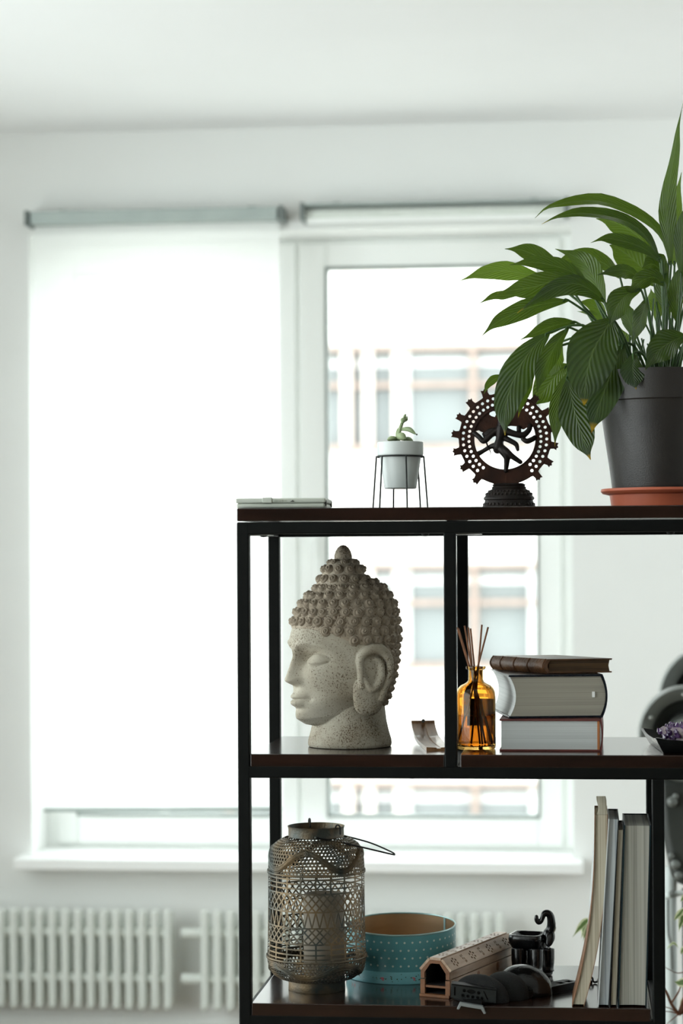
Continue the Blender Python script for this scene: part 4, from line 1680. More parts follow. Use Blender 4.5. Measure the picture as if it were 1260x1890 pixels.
for i, ((x0, y0), (x1, y1), dy) in enumerate(reeds):
    T_ = at(x0, y0, BYY + dy * 2.5)
    N_ = at(x1, y1, BYY + dy)
    N_.y = BYY + dy
    d = (N_ - T_)
    # down to the inside of the bottle's floor or wall
    tend = (Z_M + 0.0075 - T_.z) / d.z
    E_ = T_ + d * tend
    off = Vector((E_.x - bot.location.x, E_.y - bot.location.y))
    if off.length > 31 * k_:
        s_ = 31 * k_ / off.length
        E_.x, E_.y = bot.location.x + off.x * s_, bot.location.y + off.y * s_
    mb = MB()
    mb.tube([T_ - T_, N_ - T_, E_ - T_], 0.00155, 8)
    tag(mb.build('diffuser_reed', M_reed, loc=T_), RL[i], 'reed', 'reeds in the amber bottle')

# ---- stacked books
M_page = mat('book_pages', (166, 161, 148), 0.85, var=(150, 146, 134), vscale=3, vstretch=(0.6, 0.6, 130), vdetail=2)
M_page_fore = mat('window_lit_fore_edge', (236, 238, 236), 0.8, var=(222, 225, 223), vscale=3, vstretch=(0.6, 0.6, 130), vdetail=2)  # near-white: window light on the fore-edge is painted into this colour
M_page_v = mat('book_pages_upright', (170, 168, 158), 0.85, var=(136, 136, 127), vscale=3, vstretch=(130, 0.6, 0.6), vdetail=2)
M_page_w = mat('book_pages_white', (196, 199, 197), 0.85, var=(182, 185, 183), vscale=3, vstretch=(0.6, 0.6, 130), vdetail=2)
M_page_blue = mat('book_pages_cool', (176, 181, 181), 0.85, var=(136, 143, 148), vscale=3, vstretch=(130, 0.6, 0.6), vdetail=2)
M_page_tan = mat('book_pages_tan', (196, 189, 170), 0.85, var=(166, 158, 138), vscale=3, vstretch=(130, 0.6, 0.6), vdetail=2)
M_page_old = mat('old_brown_pages', (96, 72, 46), 0.9, var=(58, 42, 28), vscale=3, vstretch=(1.5, 1.5, 160), vdetail=3, bump=0.5, bscale=120)
M_leather = mat('worn_leather', (104, 70, 42), 0.34, var=(58, 36, 24), vscale=22, bump=0.7, bscale=160)
M_navy = mat('navy_cloth_cover', (24, 29, 38), 0.25, var=(20, 24, 32), vscale=40)
M_red = mat('dark_red_cover', (104, 52, 46), 0.55, var=(88, 42, 38), vscale=20)
M_orange = mat('orange_endband', (190, 120, 70), 0.7)


def flat_book(name, label, p0, W, D, T, rz, cover, pages, spine_x=1, ct=0.003, bulge=0.0, hollow=0.0, over=0.003, band=None, z=0):
    """A book lying flat: head edge towards -y, spine at the +x end; origin at the front left bottom corner."""
    t = thing(name, label, 'book', p0, rz, 'books lying in a stack on the middle board')
    n_ = 14

    def edge(i, x, b):
        v = i / (n_ - 1)
        return x + b * (1 - (2 * v - 1) ** 2)

    blk = MB()
    poly = [(edge(i, W - ct - 0.001, bulge), ct + (T - 2 * ct) * i / (n_ - 1)) for i in range(n_)]
    poly += [(edge(i, over, hollow), ct + (T - 2 * ct) * i / (n_ - 1)) for i in range(n_ - 1, -1, -1)]
    blk.prism(poly, lambda a, b, q_: (a, q_, b), D - over, over)
    blk.build('page_block', pages, t, angle=30)
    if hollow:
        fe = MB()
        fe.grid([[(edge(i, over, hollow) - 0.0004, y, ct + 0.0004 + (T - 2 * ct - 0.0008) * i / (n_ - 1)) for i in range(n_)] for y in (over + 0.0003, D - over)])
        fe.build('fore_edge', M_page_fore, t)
    cv = MB()
    cv.box(0, W - ct * 0.5, 0, D, 0, ct)
    cv.build('bottom_cover', cover, t, bevel=0.0008)
    cv = MB()
    cv.box(0, W - ct * 0.5, 0, D, T - ct, T)
    cv.build('top_cover', cover, t, bevel=0.0008)
    sp = MB()
    po = [(edge(i, W - ct * 0.4, bulge) + 0.0, T * i / (n_ - 1)) for i in range(n_)]
    pi_ = [(edge(i, W - ct * 1.2, bulge), T * i / (n_ - 1)) for i in range(n_ - 1, -1, -1)]
    sp.prism(po + pi_, lambda a, b, q_: (a, q_, b), D, 0)
    sp.build('spine', cover, t, angle=30)
    if band:
        eb = MB()
        eb.box(W - ct * 1.6 - 0.003, W - ct * 1.3, over - 0.001, over + 0.002, ct, T - ct)
        eb.build('endband', band, t)
    return t


A = on(921.5, 1386.5, Z_M)
k_ = mpp(A.y)
T1 = 59 * k_
flat_book('hardcover_book', 'thick book with white pages and dark red covers at the bottom of the stack', (A.x, A.y, Z_M), 187.5 * k_, 0.235, T1, math.radians(-0.6), M_red, M_page_w,
          bulge=0.003, band=M_orange, ct=0.0032)
T2 = 80 * k_
Bx = at(939, 1326, A.y + 0.012)
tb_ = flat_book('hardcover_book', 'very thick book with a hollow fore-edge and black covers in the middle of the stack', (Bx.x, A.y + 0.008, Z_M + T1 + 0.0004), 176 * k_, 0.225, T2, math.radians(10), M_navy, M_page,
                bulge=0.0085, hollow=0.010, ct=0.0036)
# torn scrap stuck near the spine of the middle book
sc_ = MB()
sc_.box(155 * k_, 160 * k_, 0.0005, 0.0022, T2 * 0.47, T2 * 0.60)
sc_.build('paper_scrap', M_white, tb_)
# small leather book turned on the top
C0 = at(1010, 1247, A.y + 0.05)
TH = math.radians(30)
zt_ = Z_M + T1 + T2 + 0.0008
lt = thing('leather_book', 'small old leather-bound book with browned pages lying on top of the stack', 'book', (C0.x, C0.y, zt_), 0, 'books lying in a stack on the middle board')
ux, uy = Vector((math.cos(math.radians(17)), math.sin(math.radians(17)), 0)), Vector((-math.sin(math.radians(34)), math.cos(math.radians(34)), 0))
kk = mpp(C0.y)
LP, LS, LT = 118 * kk / math.cos(math.radians(17)), 0.178, 26.5 * kk


def lb_(a, s, z):
    return ux * a + uy * s + Vector((0, 0, z))


mb = MB()
mb.prism([(0.004, 0.0025), (LP - 0.003, 0.0025), (LP - 0.005, LT * 0.5), (LP - 0.003, LT - 0.0028), (0.004, LT - 0.0028)], lambda a, b, t: lb_(a, t, b), LS - 0.003, 0.0025)
mb.build('page_block', M_page_old, lt, angle=30)
mb = MB()
mb.prism([(0.0, 0.0), (LP, 0.0), (LP, 0.0025), (0.0, 0.0025)], lambda a, b, t: lb_(a, t, b), LS, 0)
mb.build('bottom_cover', M_leather, lt, bevel=0.0008)
mb = MB()
mb.prism([(0.0, LT - 0.0028), (LP, LT - 0.0030), (LP + 0.001, LT - 0.0002), (0.0, LT)], lambda a, b, t: lb_(a, t, b), LS, 0)
mb.build('top_cover', M_leather, lt, bevel=0.0008)
mb = MB()
ns_ = 12
po = [(-0.0065 * math.sin(PI * i / ns_) , LT * i / ns_) for i in range(ns_ + 1)]
pi_ = [(0.005 - 0.0045 * math.sin(PI * i / ns_), LT * 0.08 + LT * 0.84 * i / ns_) for i in range(ns_, -1, -1)]
mb.prism(list(reversed(po + pi_)), lambda a, b, t: lb_(a, t, b), LS, 0)
mb.build('leather_spine', M_leather, lt, angle=40)
mb = MB()
for f in (0.02, 0.3, 0.55, 0.80, 0.98):
    pts_ = [lb_(-0.0068 * math.sin(PI * i / ns_) - 0.0002, LS * f, LT * i / ns_) for i in range(ns_ + 1)]
    mb.tube(pts_, 0.0011, 6)
mb.build('spine_band', M_leather, lt)

# ---- black dish with an amethyst
M_dish = mat('black_glazed_dish', (20, 22, 22), 0.18, var=(26, 28, 28), vscale=12, spec=0.6)
dk_ = mpp(YF + 0.06)
D0 = on(1226, 1391, Z_M)
dx0 = D0.x
dish = thing('square_dish', 'black glazed square dish with flared rim at the right end of the middle board', 'dish', (dx0 - 0.002, D0.y + 0.002, Z_M), math.radians(5))
DW, DD, DH = 0.15, 0.19, 0.0215
fl = 0.0145
base_ = [(0, 0), (DW, 0), (DW, DD), (0, DD)]
def ringz(off, z, lift=0.0, nseg=8):
    pts_ = []
    cs = [(-off, -off), (DW + off, -off), (DW + off, DD + off), (-off, DD + off)]
    for i in range(4):
        a, b = cs[i], cs[(i + 1) % 4]
        for j in range(nseg):
            u = j / nseg
            rise = lift * (abs(2 * u - 1) ** 3)
            pts_.append((a[0] + (b[0] - a[0]) * u, a[1] + (b[1] - a[1]) * u, z + rise))
    return pts_


mb = MB()
mb.grid([ringz(-0.001, 0), ringz(0, 0.0005), ringz(fl, DH - 0.001, 0.006), ringz(fl + 0.0006, DH, 0.006), ringz(fl - 0.004, DH, 0.006), ringz(0.0, 0.006), ringz(-0.004, 0.0045)], closed_u=True)
mb.f += [tuple(range(31, -1, -1)), tuple(6 * 32 + j for j in range(32))]
mb.mi += [0, 0]
mb.build('dish_body', M_dish, dish, angle=35)
M_ame = mat('amethyst', (92, 62, 110), 0.12, var=(54, 34, 70), vscale=60, spec=0.7, coat=0.6)
M_matrix = mat('quartz_matrix', (178, 168, 158), 0.6, var=(120, 98, 128), vscale=45, bump=1.0, bscale=130)
am = thing('amethyst_cluster', 'purple amethyst cluster on pale quartz lying in the black square dish', 'crystal', (dx0 + 0.034, D0.y + 0.062, Z_M + 0.0048))
mb = MB()
rows = []
NA_ = 36
for i in range(9):
    z = 0.0 + 0.036 * i / 8
    rr = (0.96 + 0.06 * math.sin(i * 1.1)) * (1 if i < 8 else 0.9)
    rows.append([((0.058 * rr + 0.004 * noise.noise(Vector((j * 0.6, i * 0.5, 1)))) * math.cos(2 * PI * j / NA_) + 0.018, (0.034 * rr + 0.003 * noise.noise(Vector((j * 0.6, i * 0.5, 7)))) * math.sin(2 * PI * j / NA_), z)
                 for j in range(NA_)])
o = mb.grid(rows, closed_u=True)
mb.f += [tuple(o + NA_ - 1 - j for j in range(NA_)), tuple(o + 8 * NA_ + j for j in range(NA_))]
mb.mi += [0, 0]
mb.build('quartz_base', M_matrix, am, angle=25)
cm = MB()
for i in range(230):
    a = rnd.uniform(0, 2 * PI)
    q_ = math.sqrt(rnd.uniform(0, 1)) * 1.0
    edge_ = q_ > 0.85
    cx_, cy__ = 0.018 + 0.056 * q_ * math.cos(a), 0.033 * q_ * math.sin(a)
    r_ = rnd.uniform(0.0026, 0.0056)
    zb_ = rnd.uniform(0.016, 0.033) if edge_ else 0.033
    d = Vector((math.cos(a) * (0.9 if edge_ else 0.25) * q_ + rnd.uniform(-.25, .25), math.sin(a) * (0.9 if edge_ else 0.25) * q_ + rnd.uniform(-.25, .25), 1.0)).normalized()
    hgt = rnd.uniform(0.001, 0.006)
    s1 = d.orthogonal().normalized()
    s2 = d.cross(s1)
    c0 = Vector((cx_, cy__, zb_))
    lo = [c0 + (s1 * math.cos(PI / 3 * j) + s2 * math.sin(PI / 3 * j)) * r_ for j in range(6)]
    hi = [p + d * hgt for p in lo]
    tip_ = c0 + d * (hgt + r_ * 1.1)
    cm.add(lo + hi + [tip_], [(j, (j + 1) % 6, 6 + (j + 1) % 6, 6 + j) for j in range(6)] + [(6 + j, 6 + (j + 1) % 6, 12) for j in range(6)])
co = cm.build('crystal_points', M_ame, am, smooth=False)
co['kind'] = 'stuff'

# ================================================================ things on the bottom board
# ---- pierced metal lantern
M_brass = mat('antique_brass', (116, 97, 70), 0.42, 0.55, var=(66, 70, 66), vscale=18, bump=0.4, bscale=300, vpos=(0.38, 0.62))
M_iron = mat('black_iron_wire', (24, 24, 24), 0.45, 0.3)
LA = on(579, 1831, Z_B)
k0 = mpp(LA.y + 0.05)
LR = 52 * k0
LYc = LA.y + LR - 0.018
k_ = mpp(LYc)
lan = thing('candle_lantern', 'antique brass lantern with pierced lattice sides and a wire handle on the bottom board', 'lantern', (at(584, 1700, LYc).x, LYc, Z_B))
zb0 = at(584, 1824, LYc).z


def lz(py):
    return at(584, py, LYc).z - at(584, 1825.5, LYc).z


mb = MB()
mb.lathe([(52 * k_, 0), (52.6 * k_, 0.001), (52.2 * k_, lz(1814)), (53 * k_, lz(1806)), (51 * k_, lz(1806)), (50.6 * k_, 0.0)], 64, cap=False)
mb.f += [(0 * 64 + j, 5 * 64 + j, 5 * 64 + (j + 1) % 64, (j + 1) % 64) for j in range(64)]
mb.mi += [0] * 64
mb.lathe([(51 * k_, lz(1808)), (51 * k_, lz(1806.5)), (1 * k_, lz(1806.5)), (1 * k_, lz(1808))], 48, cap=False)
mb.build('base_ring', M_brass, lan)
mb = MB()
mb.lathe([(50 * k_, lz(1545)), (51.5 * k_, lz(1543.5)), (51.3 * k_, lz(1530)), (52.5 * k_, lz(1526)), (52.9 * k_, lz(1525)), (51.6 * k_, lz(1524.6)), (50.2 * k_, lz(1528)), (49.2 * k_, lz(1544))], 72, cap=False)
mb.f += [(j, 7 * 72 + j, 7 * 72 + (j + 1) % 72, (j + 1) % 72) for j in range(72)]
mb.mi += [0] * 72
mb.build('collar', M_brass, lan)
# profile of the body, radius against height, top to bottom
bprof = [(51, 1544), (57, 1545.5), (68, 1550.5), (78, 1558), (84, 1567), (87, 1578), (88.3, 1590), (88.6, 1604), (89, 1640), (89.5, 1690), (90.5, 1740), (91.3, 1763), (90.5, 1774), (87.5, 1785), (81, 1795), (71, 1802), (60, 1805.5), (52, 1806.5)]
arcs = [0.0]
for a, b in zip(bprof, bprof[1:]):
    arcs.append(arcs[-1] + math.hypot(b[0] - a[0], b[1] - a[1]))


def body(u, s, dr=0.0):
    """Point on the lantern body: u angle, s arc length down the profile in pixels."""
    r = np.interp(s, arcs, [p[0] for p in bprof])
    py = np.interp(s, arcs, [p[1] for p in bprof])
    r1 = np.interp(s + 1, arcs, [p[0] for p in bprof]) - np.interp(s - 1, arcs, [p[0] for p in bprof])
    p1 = np.interp(s + 1, arcs, [p[1] for p in bprof]) - np.interp(s - 1, arcs, [p[1] for p in bprof])
    L_ = math.hypot(r1, p1) or 1
    nr, nzv = p1 / L_, r1 / L_
    r = r + dr * nr
    return Vector((r * math.cos(u) * k_, r * math.sin(u) * k_, lz(py) + dr * nzv * k_))


def s_of(py):
    return float(np.interp(py, [p[1] for p in bprof], arcs))


def strip(mb, u0, s0, u1, s1, wd, th=0.8, n_=None, lift=0.0):
    """A flat metal strip on the body surface."""
    n_ = n_ or max(2, int(abs(u1 - u0) / 0.09) + 1)
    rows = []
    du, ds = (u1 - u0) * 89, s1 - s0
    Lh = math.hypot(du, ds)
    nu, ns_ = -ds / Lh * wd / 2 / 89, du / Lh * wd / 2
    for i in range(n_ + 1):
        t = i / n_
        u, s = u0 + (u1 - u0) * t, s0 + (s1 - s0) * t
        rows.append([body(u - nu, s - ns_, lift), body(u + nu, s + ns_, lift), body(u + nu, s + ns_, lift - th), body(u - nu, s - ns_, lift - th)])
    mb.grid(rows, closed_u=True)


SA, SB_ = s_of(1607), s_of(1763)
levels = [s_of(p) for p in (1613, 1621, 1629.5, 1639, 1671.5, 1700.5, 1730, 1739.5, 1749, 1757)]
lat = MB()
for s in levels:
    strip(lat, 0, s, 2 * PI, s, 2.6, n_=72)
NV = 20
U0 = 0.11
for i in range(NV):
    u = U0 + 2 * PI * i / NV
    strip(lat, u, levels[0] - 4, u, levels[3], 3.0)
    strip(lat, u, levels[6], u, levels[9] + 4, 3.0)
for (a, b) in ((3, 4), (5, 6)):
    for i in range(NV):
        u = U0 + 2 * PI * i / NV
        for j in (0, 0.5):
            uu = u + 2 * PI / NV * j
            strip(lat, uu, levels[a], uu + 2 * PI / NV, levels[b], 2.7)
            strip(lat, uu, levels[a], uu - 2 * PI / NV, levels[b], 2.7)
for i in range(NV * 2):
    u = U0 + PI * i / NV
    strip(lat, u, levels[4], u + PI / NV / 2, levels[5], 2.6)
    strip(lat, u, levels[4], u - PI / NV / 2, levels[5], 2.6)
lat.build('lattice_wall', M_brass, lan, smooth=False)
bn = MB()
for s in (SA, SB_):
    pts_ = [body(2 * PI * j / 96, s, 0.6) for j in range(96)]
    bn.tube(pts_, 2.0 * k_, 8, closed=True)
    for j in range(150):
        u = 2 * PI * j / 150
        bn.tube([body(u, s - 2.6, 1.6), body(u, s + 2.6, 1.6)], 0.65 * k_, 5)
bn.build('beaded_band', M_brass, lan)['kind'] = 'stuff'
# honeycomb filigree of the shoulders
NW = 4


def wave_up(u):
    return s_of(1582) + (s_of(1602) - s_of(1562)) * 0.42 * math.cos(NW * (u + 1.66) + PI)


def wave_lo(u):
    return s_of(1783) + 11.0 * math.cos(NW * (u + 1.66))


def honey(mb, s0, s1, wave, rows_):
    nc = 78
    du = 2 * PI / nc
    ds = (s1 - s0) / rows_
    for r in range(rows_):
        sc = s0 + ds * (r + 0.5)
        rl = float(np.interp(sc, arcs, [p[0] for p in bprof]))
        for c in range(nc):
            uc = du * (c + 0.5 * (r % 2))
            a_, b_ = du / 2, ds * 0.667
            dw = abs(sc - wave(uc))
            ro = 0.62 if dw > 7.5 else (0.45 if dw > 5.5 else 0.0)
            ou = [(uc + a_ * x, sc + b_ * y) for x, y in ((0, -1), (1, -0.5), (1, 0.5), (0, 1), (-1, 0.5), (-1, -0.5))]
            ou = [(x, min(max(y, s0), s1)) for x, y in ou]
            vo = [body(x, y, 0) for x, y in ou]
            if ro == 0:
                mb.add(vo, [(5, 4, 3, 2, 1, 0)])
            else:
                q_ = ro * (0.92 + 0.16 * rnd.random())
                vi = [body(uc + (x - uc) * q_, sc + (y - sc) * q_, 0) for x, y in ou]
                mb.add(vo + vi, [(6 + j, 6 + (j + 1) % 6, (j + 1) % 6, j) for j in range(6)])


for nm, s0, s1, wv_f, rw in (('upper_filigree', s_of(1546), SA, wave_up, 12), ('lower_filigree', SB_, s_of(1805.5), wave_lo, 10)):
    hn = MB()
    honey(hn, s0, s1, wv_f, rw)
    o = hn.build(nm, M_brass, lan, angle=60)
    sm = o.modifiers.new('thickness', 'SOLIDIFY')
    sm.thickness = 0.0009
    sm.offset = 0
wb = MB()
for wf, shift in ((wave_up, 0), (wave_lo, 0)):
    for off, rr, lift in ((-5.0, 1.1, 1.0), (-2.4, 1.1, 1.5), (0, 1.5, 1.8), (2.4, 1.1, 1.5), (5.0, 1.1, 1.0)):
        wb.tube([body(2 * PI * j / 160, wf(2 * PI * j / 160) + off, lift * 0.6) for j in range(160)], rr * k_, 6, closed=True)
    for j in range(320):
        u = 2 * PI * j / 320
        wb.tube([body(u - 0.006, wf(u) - 1.6, 2.0), body(u + 0.010, wf(u) + 1.6, 2.0)], 0.6 * k_, 4)
wb.build('wave_band', M_brass, lan)['kind'] = 'stuff'
# rosettes in the bays of the wave
ro_ = MB()
for i in range(NW):
    u = -1.66 + PI / NW * 0 + 2 * PI * i / NW
    for (s_, rad_) in ((s_of(1567), 5.5),):
        c = body(u, s_, 0.8)
        nrm_ = (body(u, s_, 3) - body(u, s_, 0)).normalized()
        a1 = nrm_.orthogonal().normalized()
        a2 = nrm_.cross(a1)
        for j in range(8):
            ro_.ball(c + (a1 * math.cos(PI * j / 4) + a2 * math.sin(PI * j / 4)) * rad_ * 0.6 * k_, 2.2 * k_, 7, 4)
        ro_.ball(c, 2.6 * k_, 8, 5)
ro_.build('rosettes', M_brass, lan)
# two ears on the collar and the wire handle, swung down to the right
E1 = Vector((-18 * k_, 46 * k_, lz(1527)))
E2 = Vector((43 * k_, -26 * k_, lz(1530)))
for e in (E1, E2):
    hk = MB()
    d_ = Vector((e.x, e.y, 0)).normalized()
    hk.tube(spline([e - d_ * 0.004 + Vector((0, 0, -0.006)), e - d_ * 0.004 + Vector((0, 0, 0.006)), e + Vector((0, 0, 0.009)), e + d_ * 0.005 + Vector((0, 0, 0.006)), e + d_ * 0.006 + Vector((0, 0, -0.007))], 24), 0.0014, 8)
    hk.build('handle_hook', M_iron, lan)
tipH = at(728, 1577, LYc + 0.01) - lan.location - Vector((0, 0, Z_B * 0))
hd_ = MB()
P1 = Vector((7 * k_, -52 * k_, lz(1545) + 0.004))
P2 = Vector((50 * k_, 30 * k_, lz(1547)))
pts_ = spline([P1, P1 + (tipH - P1) * 0.5 + Vector((0.002, -0.012, 0.002)), P1 + (tipH - P1) * 0.94 + Vector((0, -0.006, 0.0002)), tipH, P2 + (tipH - P2) * 0.9 + Vector((0.001, 0.004, 0.0014)),
               P2 + (tipH - P2) * 0.5 + Vector((0, 0.008, 0.003)), P2], 48)
hd_.tube(pts_, 0.0014, 8)
hd_.build('wire_handle', M_iron, lan)
pb_ = MB()
pb_.ball(P1 + Vector((-0.001, 0, 0)), 0.0026, 10, 6)
pb_.build('handle_rivet', M_brass, lan)
# candle
M_wax = mat('grey_wax', (138, 128, 113), 0.6, var=(118, 109, 95), vscale=14)
M_wick = mat('burnt_wick', (30, 26, 24), 0.9)
can = thing('pillar_candle', 'thick grey-white pillar candle standing inside the pierced lantern', 'candle', (lan.location.x + 14 * k_, LYc, Z_B + lz(1806.5) + 0.0002))
ct_ = lz(1650) - lz(1806.5)
mb = MB()
mb.lathe([(37 * k_, 0), (38 * k_, 0.002), (38 * k_, ct_ - 0.004), (36.5 * k_, ct_), (33 * k_, ct_ - 0.001), (24 * k_, ct_ - 0.007), (2 * k_, ct_ - 0.010)], 48)
mb.build('wax_body', M_wax, can)
mb = MB()
mb.tube([(0, 0, ct_ - 0.011), (0.001, 0, ct_ - 0.004), (0.003, 0, ct_ + 0.002)], 0.0013, 7)
mb.build('wick', M_wick, can)

# ---- round tin standing in its lid
M_tin = bpy.data.materials.new('dotted_blue_tin')
M_tin.use_nodes = True
n, l = M_tin.node_tree.nodes, M_tin.node_tree.links
b_ = n['Principled BSDF']
b_.inputs['Roughness'].default_value = 0.28
uvn = n.new('ShaderNodeUVMap')
sp_ = n.new('ShaderNodeSeparateXYZ')
l.new(uvn.outputs[0], sp_.inputs[0])


def mt(op, a, b=None):
    m = n.new('ShaderNodeMath')
    m.operation = op
    for i, v in enumerate((a, b)):
        if v is None:
            continue
        if isinstance(v, (int, float)):
            m.inputs[i].default_value = v
        else:
            l.new(v, m.inputs[i])
    return m.outputs[0]


# staggered dots: u counts columns, v rows
row_ = mt('FLOOR', sp_.outputs['Y'])
uu_ = mt('ADD', sp_.outputs['X'], mt('MULTIPLY', mt('MODULO', row_, 2.0), 0.5))
du_ = mt('SUBTRACT', mt('FRACT', uu_), 0.5)
dv_ = mt('SUBTRACT', mt('FRACT', sp_.outputs['Y']), 0.5)
dist_ = mt('SQRT', mt('ADD', mt('MULTIPLY', du_, du_), mt('MULTIPLY', dv_, dv_)))
dot_ = n.new('ShaderNodeMapRange')
dot_.inputs['From Min'].default_value, dot_.inputs['From Max'].default_value = 0.15, 0.11
l.new(dist_, dot_.inputs['Value'])
mxt = n.new('ShaderNodeMix')
mxt.data_type = 'RGBA'
mxt.inputs['A'].default_value = (*lin((86, 147, 153)), 1)
mxt.inputs['B'].default_value = (*lin((196, 212, 203)), 1)
l.new(dot_.outputs[0], mxt.inputs['Factor'])
l.new(mxt.outputs['Result'], b_.inputs['Base Color'])
M_tin_in = mat('tin_inside', (206, 180, 146), 0.30, 0.75, var=(188, 160, 126), vscale=6, vstretch=(1, 1, 6))
M_tin_rim = mat('tin_rim', (164, 196, 194), 0.3, 0.3)
M_lid = mat('pale_blue_lid', (116, 178, 184), 0.35, var=(108, 170, 178), vscale=10)
M_pink = mat('rose_print', (196, 120, 132), 0.5)
M_lgreen = mat('leaf_print', (62, 92, 70), 0.5)
Tf = on(741, 1817.5, Z_B)
TR = 101 * mpp(Tf.y + 0.09)
TYc = min(Tf.y + TR, YBK + 0.02)
k_ = mpp(TYc)
txc = at(741, 1780, TYc).x
LRd = 103.0 * k_
lid = thing('tin_lid', 'pale blue tin lid with printed roses, turned up under the dotted round tin', 'lid', (txc, TYc, Z_B))
mb = MB()
LH = 0.0215
mb.lathe([(LRd - 0.001, 0), (LRd, 0.001), (LRd, LH - 0.001), (LRd - 0.0008, LH), (LRd - 0.0016, LH - 0.001), (LRd - 0.0016, 0.002), (0.001, 0.002)], 80)
mb.build('lid_shell', M_lid, lid)
fl_ = MB()
fg_ = MB()
def print_dot(tgt, a, z, r):
    tgt.ball(((LRd - 0.00018) * math.cos(a), (LRd - 0.00018) * math.sin(a), z), (r, 0.0004, r * 0.9), 7, 4, rot=Matrix.Rotation(a + PI / 2, 3, 'Z'))


for i in range(44):
    a = 2 * PI * i / 44 + rnd.uniform(-0.05, 0.05)
    zc_ = rnd.uniform(0.0055, 0.0145)
    if rnd.random() < 0.6:
        for j in range(5):
            print_dot(fl_, a + rnd.uniform(-0.022, 0.022), zc_ + rnd.uniform(-0.002, 0.002), rnd.uniform(0.0012, 0.0024))
    for j in range(rnd.randint(2, 5)):
        print_dot(fg_, a + rnd.choice([-1, 1]) * rnd.uniform(0.03, 0.06), zc_ + rnd.uniform(-0.005, 0.005), rnd.uniform(0.0007, 0.0015))
fl_.build('rose_print', M_pink, lid)['kind'] = 'stuff'
fg_.build('leaf_print', M_lgreen, lid)['kind'] = 'stuff'
TRr = 100.2 * k_
TH_ = 0.084
tin = thing('round_tin', 'open round blue tin with white dots standing tilted in its lid', 'tin', (txc, TYc, Z_B + 0.0026 + 0.004), rot=(math.radians(2.6), 0, 0))
mb = MB()
rows, uv = [], []
NT = 96
for z in (0.0, 0.02, 0.04, 0.06, TH_):
    rows.append([(TRr * math.cos(2 * PI * j / NT), TRr * math.sin(2 * PI * j / NT), z) for j in range(NT + 1)])
    uv += [(j / NT * 44, z / 0.0138 / 1.0 + 0.35) for j in range(NT + 1)]
mb.grid(rows)
mb.uv = uv
mb.build('tin_wall', M_tin, tin)
mb = MB()
mb.lathe([(TRr - 0.001, TH_), (TRr - 0.001, 0.0012), (0.001, 0.001)], NT, cap=False)
mb.f = [tuple(reversed(f)) for f in mb.f]
mb.build('inner_wall', M_tin_in, tin)
mb = MB()
mb.lathe([(TRr, 0.0), (0.001, 0.0)], NT, cap=False)
mb.build('tin_floor', M_tin_in, tin)
mb = MB()
mb.tube([((TRr - 0.0005) * math.cos(2 * PI * j / NT), (TRr - 0.0005) * math.sin(2 * PI * j / NT), TH_) for j in range(NT)], 0.0016, 8, closed=True)
mb.build('rolled_rim', M_tin_rim, tin)
mb = MB()
a = math.radians(40)
mb.box(-0.0025, 0.0025, -0.0004, 0.0004, 0.002, TH_ - 0.001)
sm_ = mb.build('inner_seam', M_tin_rim, tin)
sm_.location = ((TRr - 0.0016) * math.cos(a), (TRr - 0.0016) * math.sin(a), 0)
sm_.rotation_euler = (0, 0, a + PI / 2)

# ---- wooden incense box
M_bwood = mat('incense_box_wood', (172, 146, 122), 0.38, var=(136, 108, 84), vscale=7, vstretch=(9, 1.2, 9), bump=0.15, bscale=60)
M_bend = mat('box_end_grain', (126, 82, 48), 0.6, var=(96, 60, 34), vscale=30, bump=0.4, bscale=160)
M_void = mat('shade_black', (16, 13, 11), 0.9)  # black that paints the shade inside the open box
IA = on(773, 1843, Z_B)
k_ = mpp(IA.y)
BL = 0.285
dirb = math.radians(-21)
ib = thing('incense_box', 'long wooden incense box with a pierced sloping lid, open end to the front', 'box', (IA.x + 0.027, IA.y + 0.012, Z_B), dirb)
HW, HH = 25.5 * k_, 68.5 * k_
zl = HH * 0.50
mb = MB()
mb.box(-HW - 0.005, HW + 0.004, -0.004, BL + 0.004, 0, 0.005)
mb.build('base_plate', M_bend, ib, bevel=0.0008)
for sg in (-1, 1):
    mb = MB()
    mb.box(sg * HW - 0.0035, sg * HW + 0.0035, 0, BL, 0.005, zl - 0.0018)
    mb.build('side_panel', M_bwood, ib, bevel=0.0006)
mb = MB()
mb.box(-HW + 0.0036, HW - 0.0036, 0.001, BL, HH * 0.25, HH * 0.31)
mb.build('tray', M_bend, ib, bevel=0.0005)
mb = MB()
mb.box(-HW + 0.0036, HW - 0.0036, BL - 0.006, BL, 0.005, HH * 0.25)
mb.box(-HW + 0.0036, HW - 0.0036, BL - 0.006, BL, HH * 0.31, zl + 0.012)
mb.build('end_panel', M_bwood, ib)
# lid: outline of the shell
ow = [(-HW - 0.0035, zl), (-HW - 0.0035, HH * 0.70), (-HW * 0.43, HH), (HW * 0.43, HH), (HW + 0.0035, HH * 0.70), (HW + 0.0035, zl)]
iw = [(HW - 0.0035, zl), (HW - 0.0035, HH * 0.66), (HW * 0.36, HH - 0.0055), (-HW * 0.36, HH - 0.0055), (-HW + 0.0035, HH * 0.66), (-HW + 0.0035, zl)]
for sg in (-1, 1):
    mb = MB()
    poly = [(sg * (HW + 0.0035), zl), (sg * (HW + 0.0035), HH * 0.70), (sg * (HW - 0.0035), HH * 0.66), (sg * (HW - 0.0035), zl)]
    mb.prism(poly if sg > 0 else poly[::-1], lambda a, b, t: (a, t, b), BL, 0)
    mb.build('lid_side', M_bwood, ib)


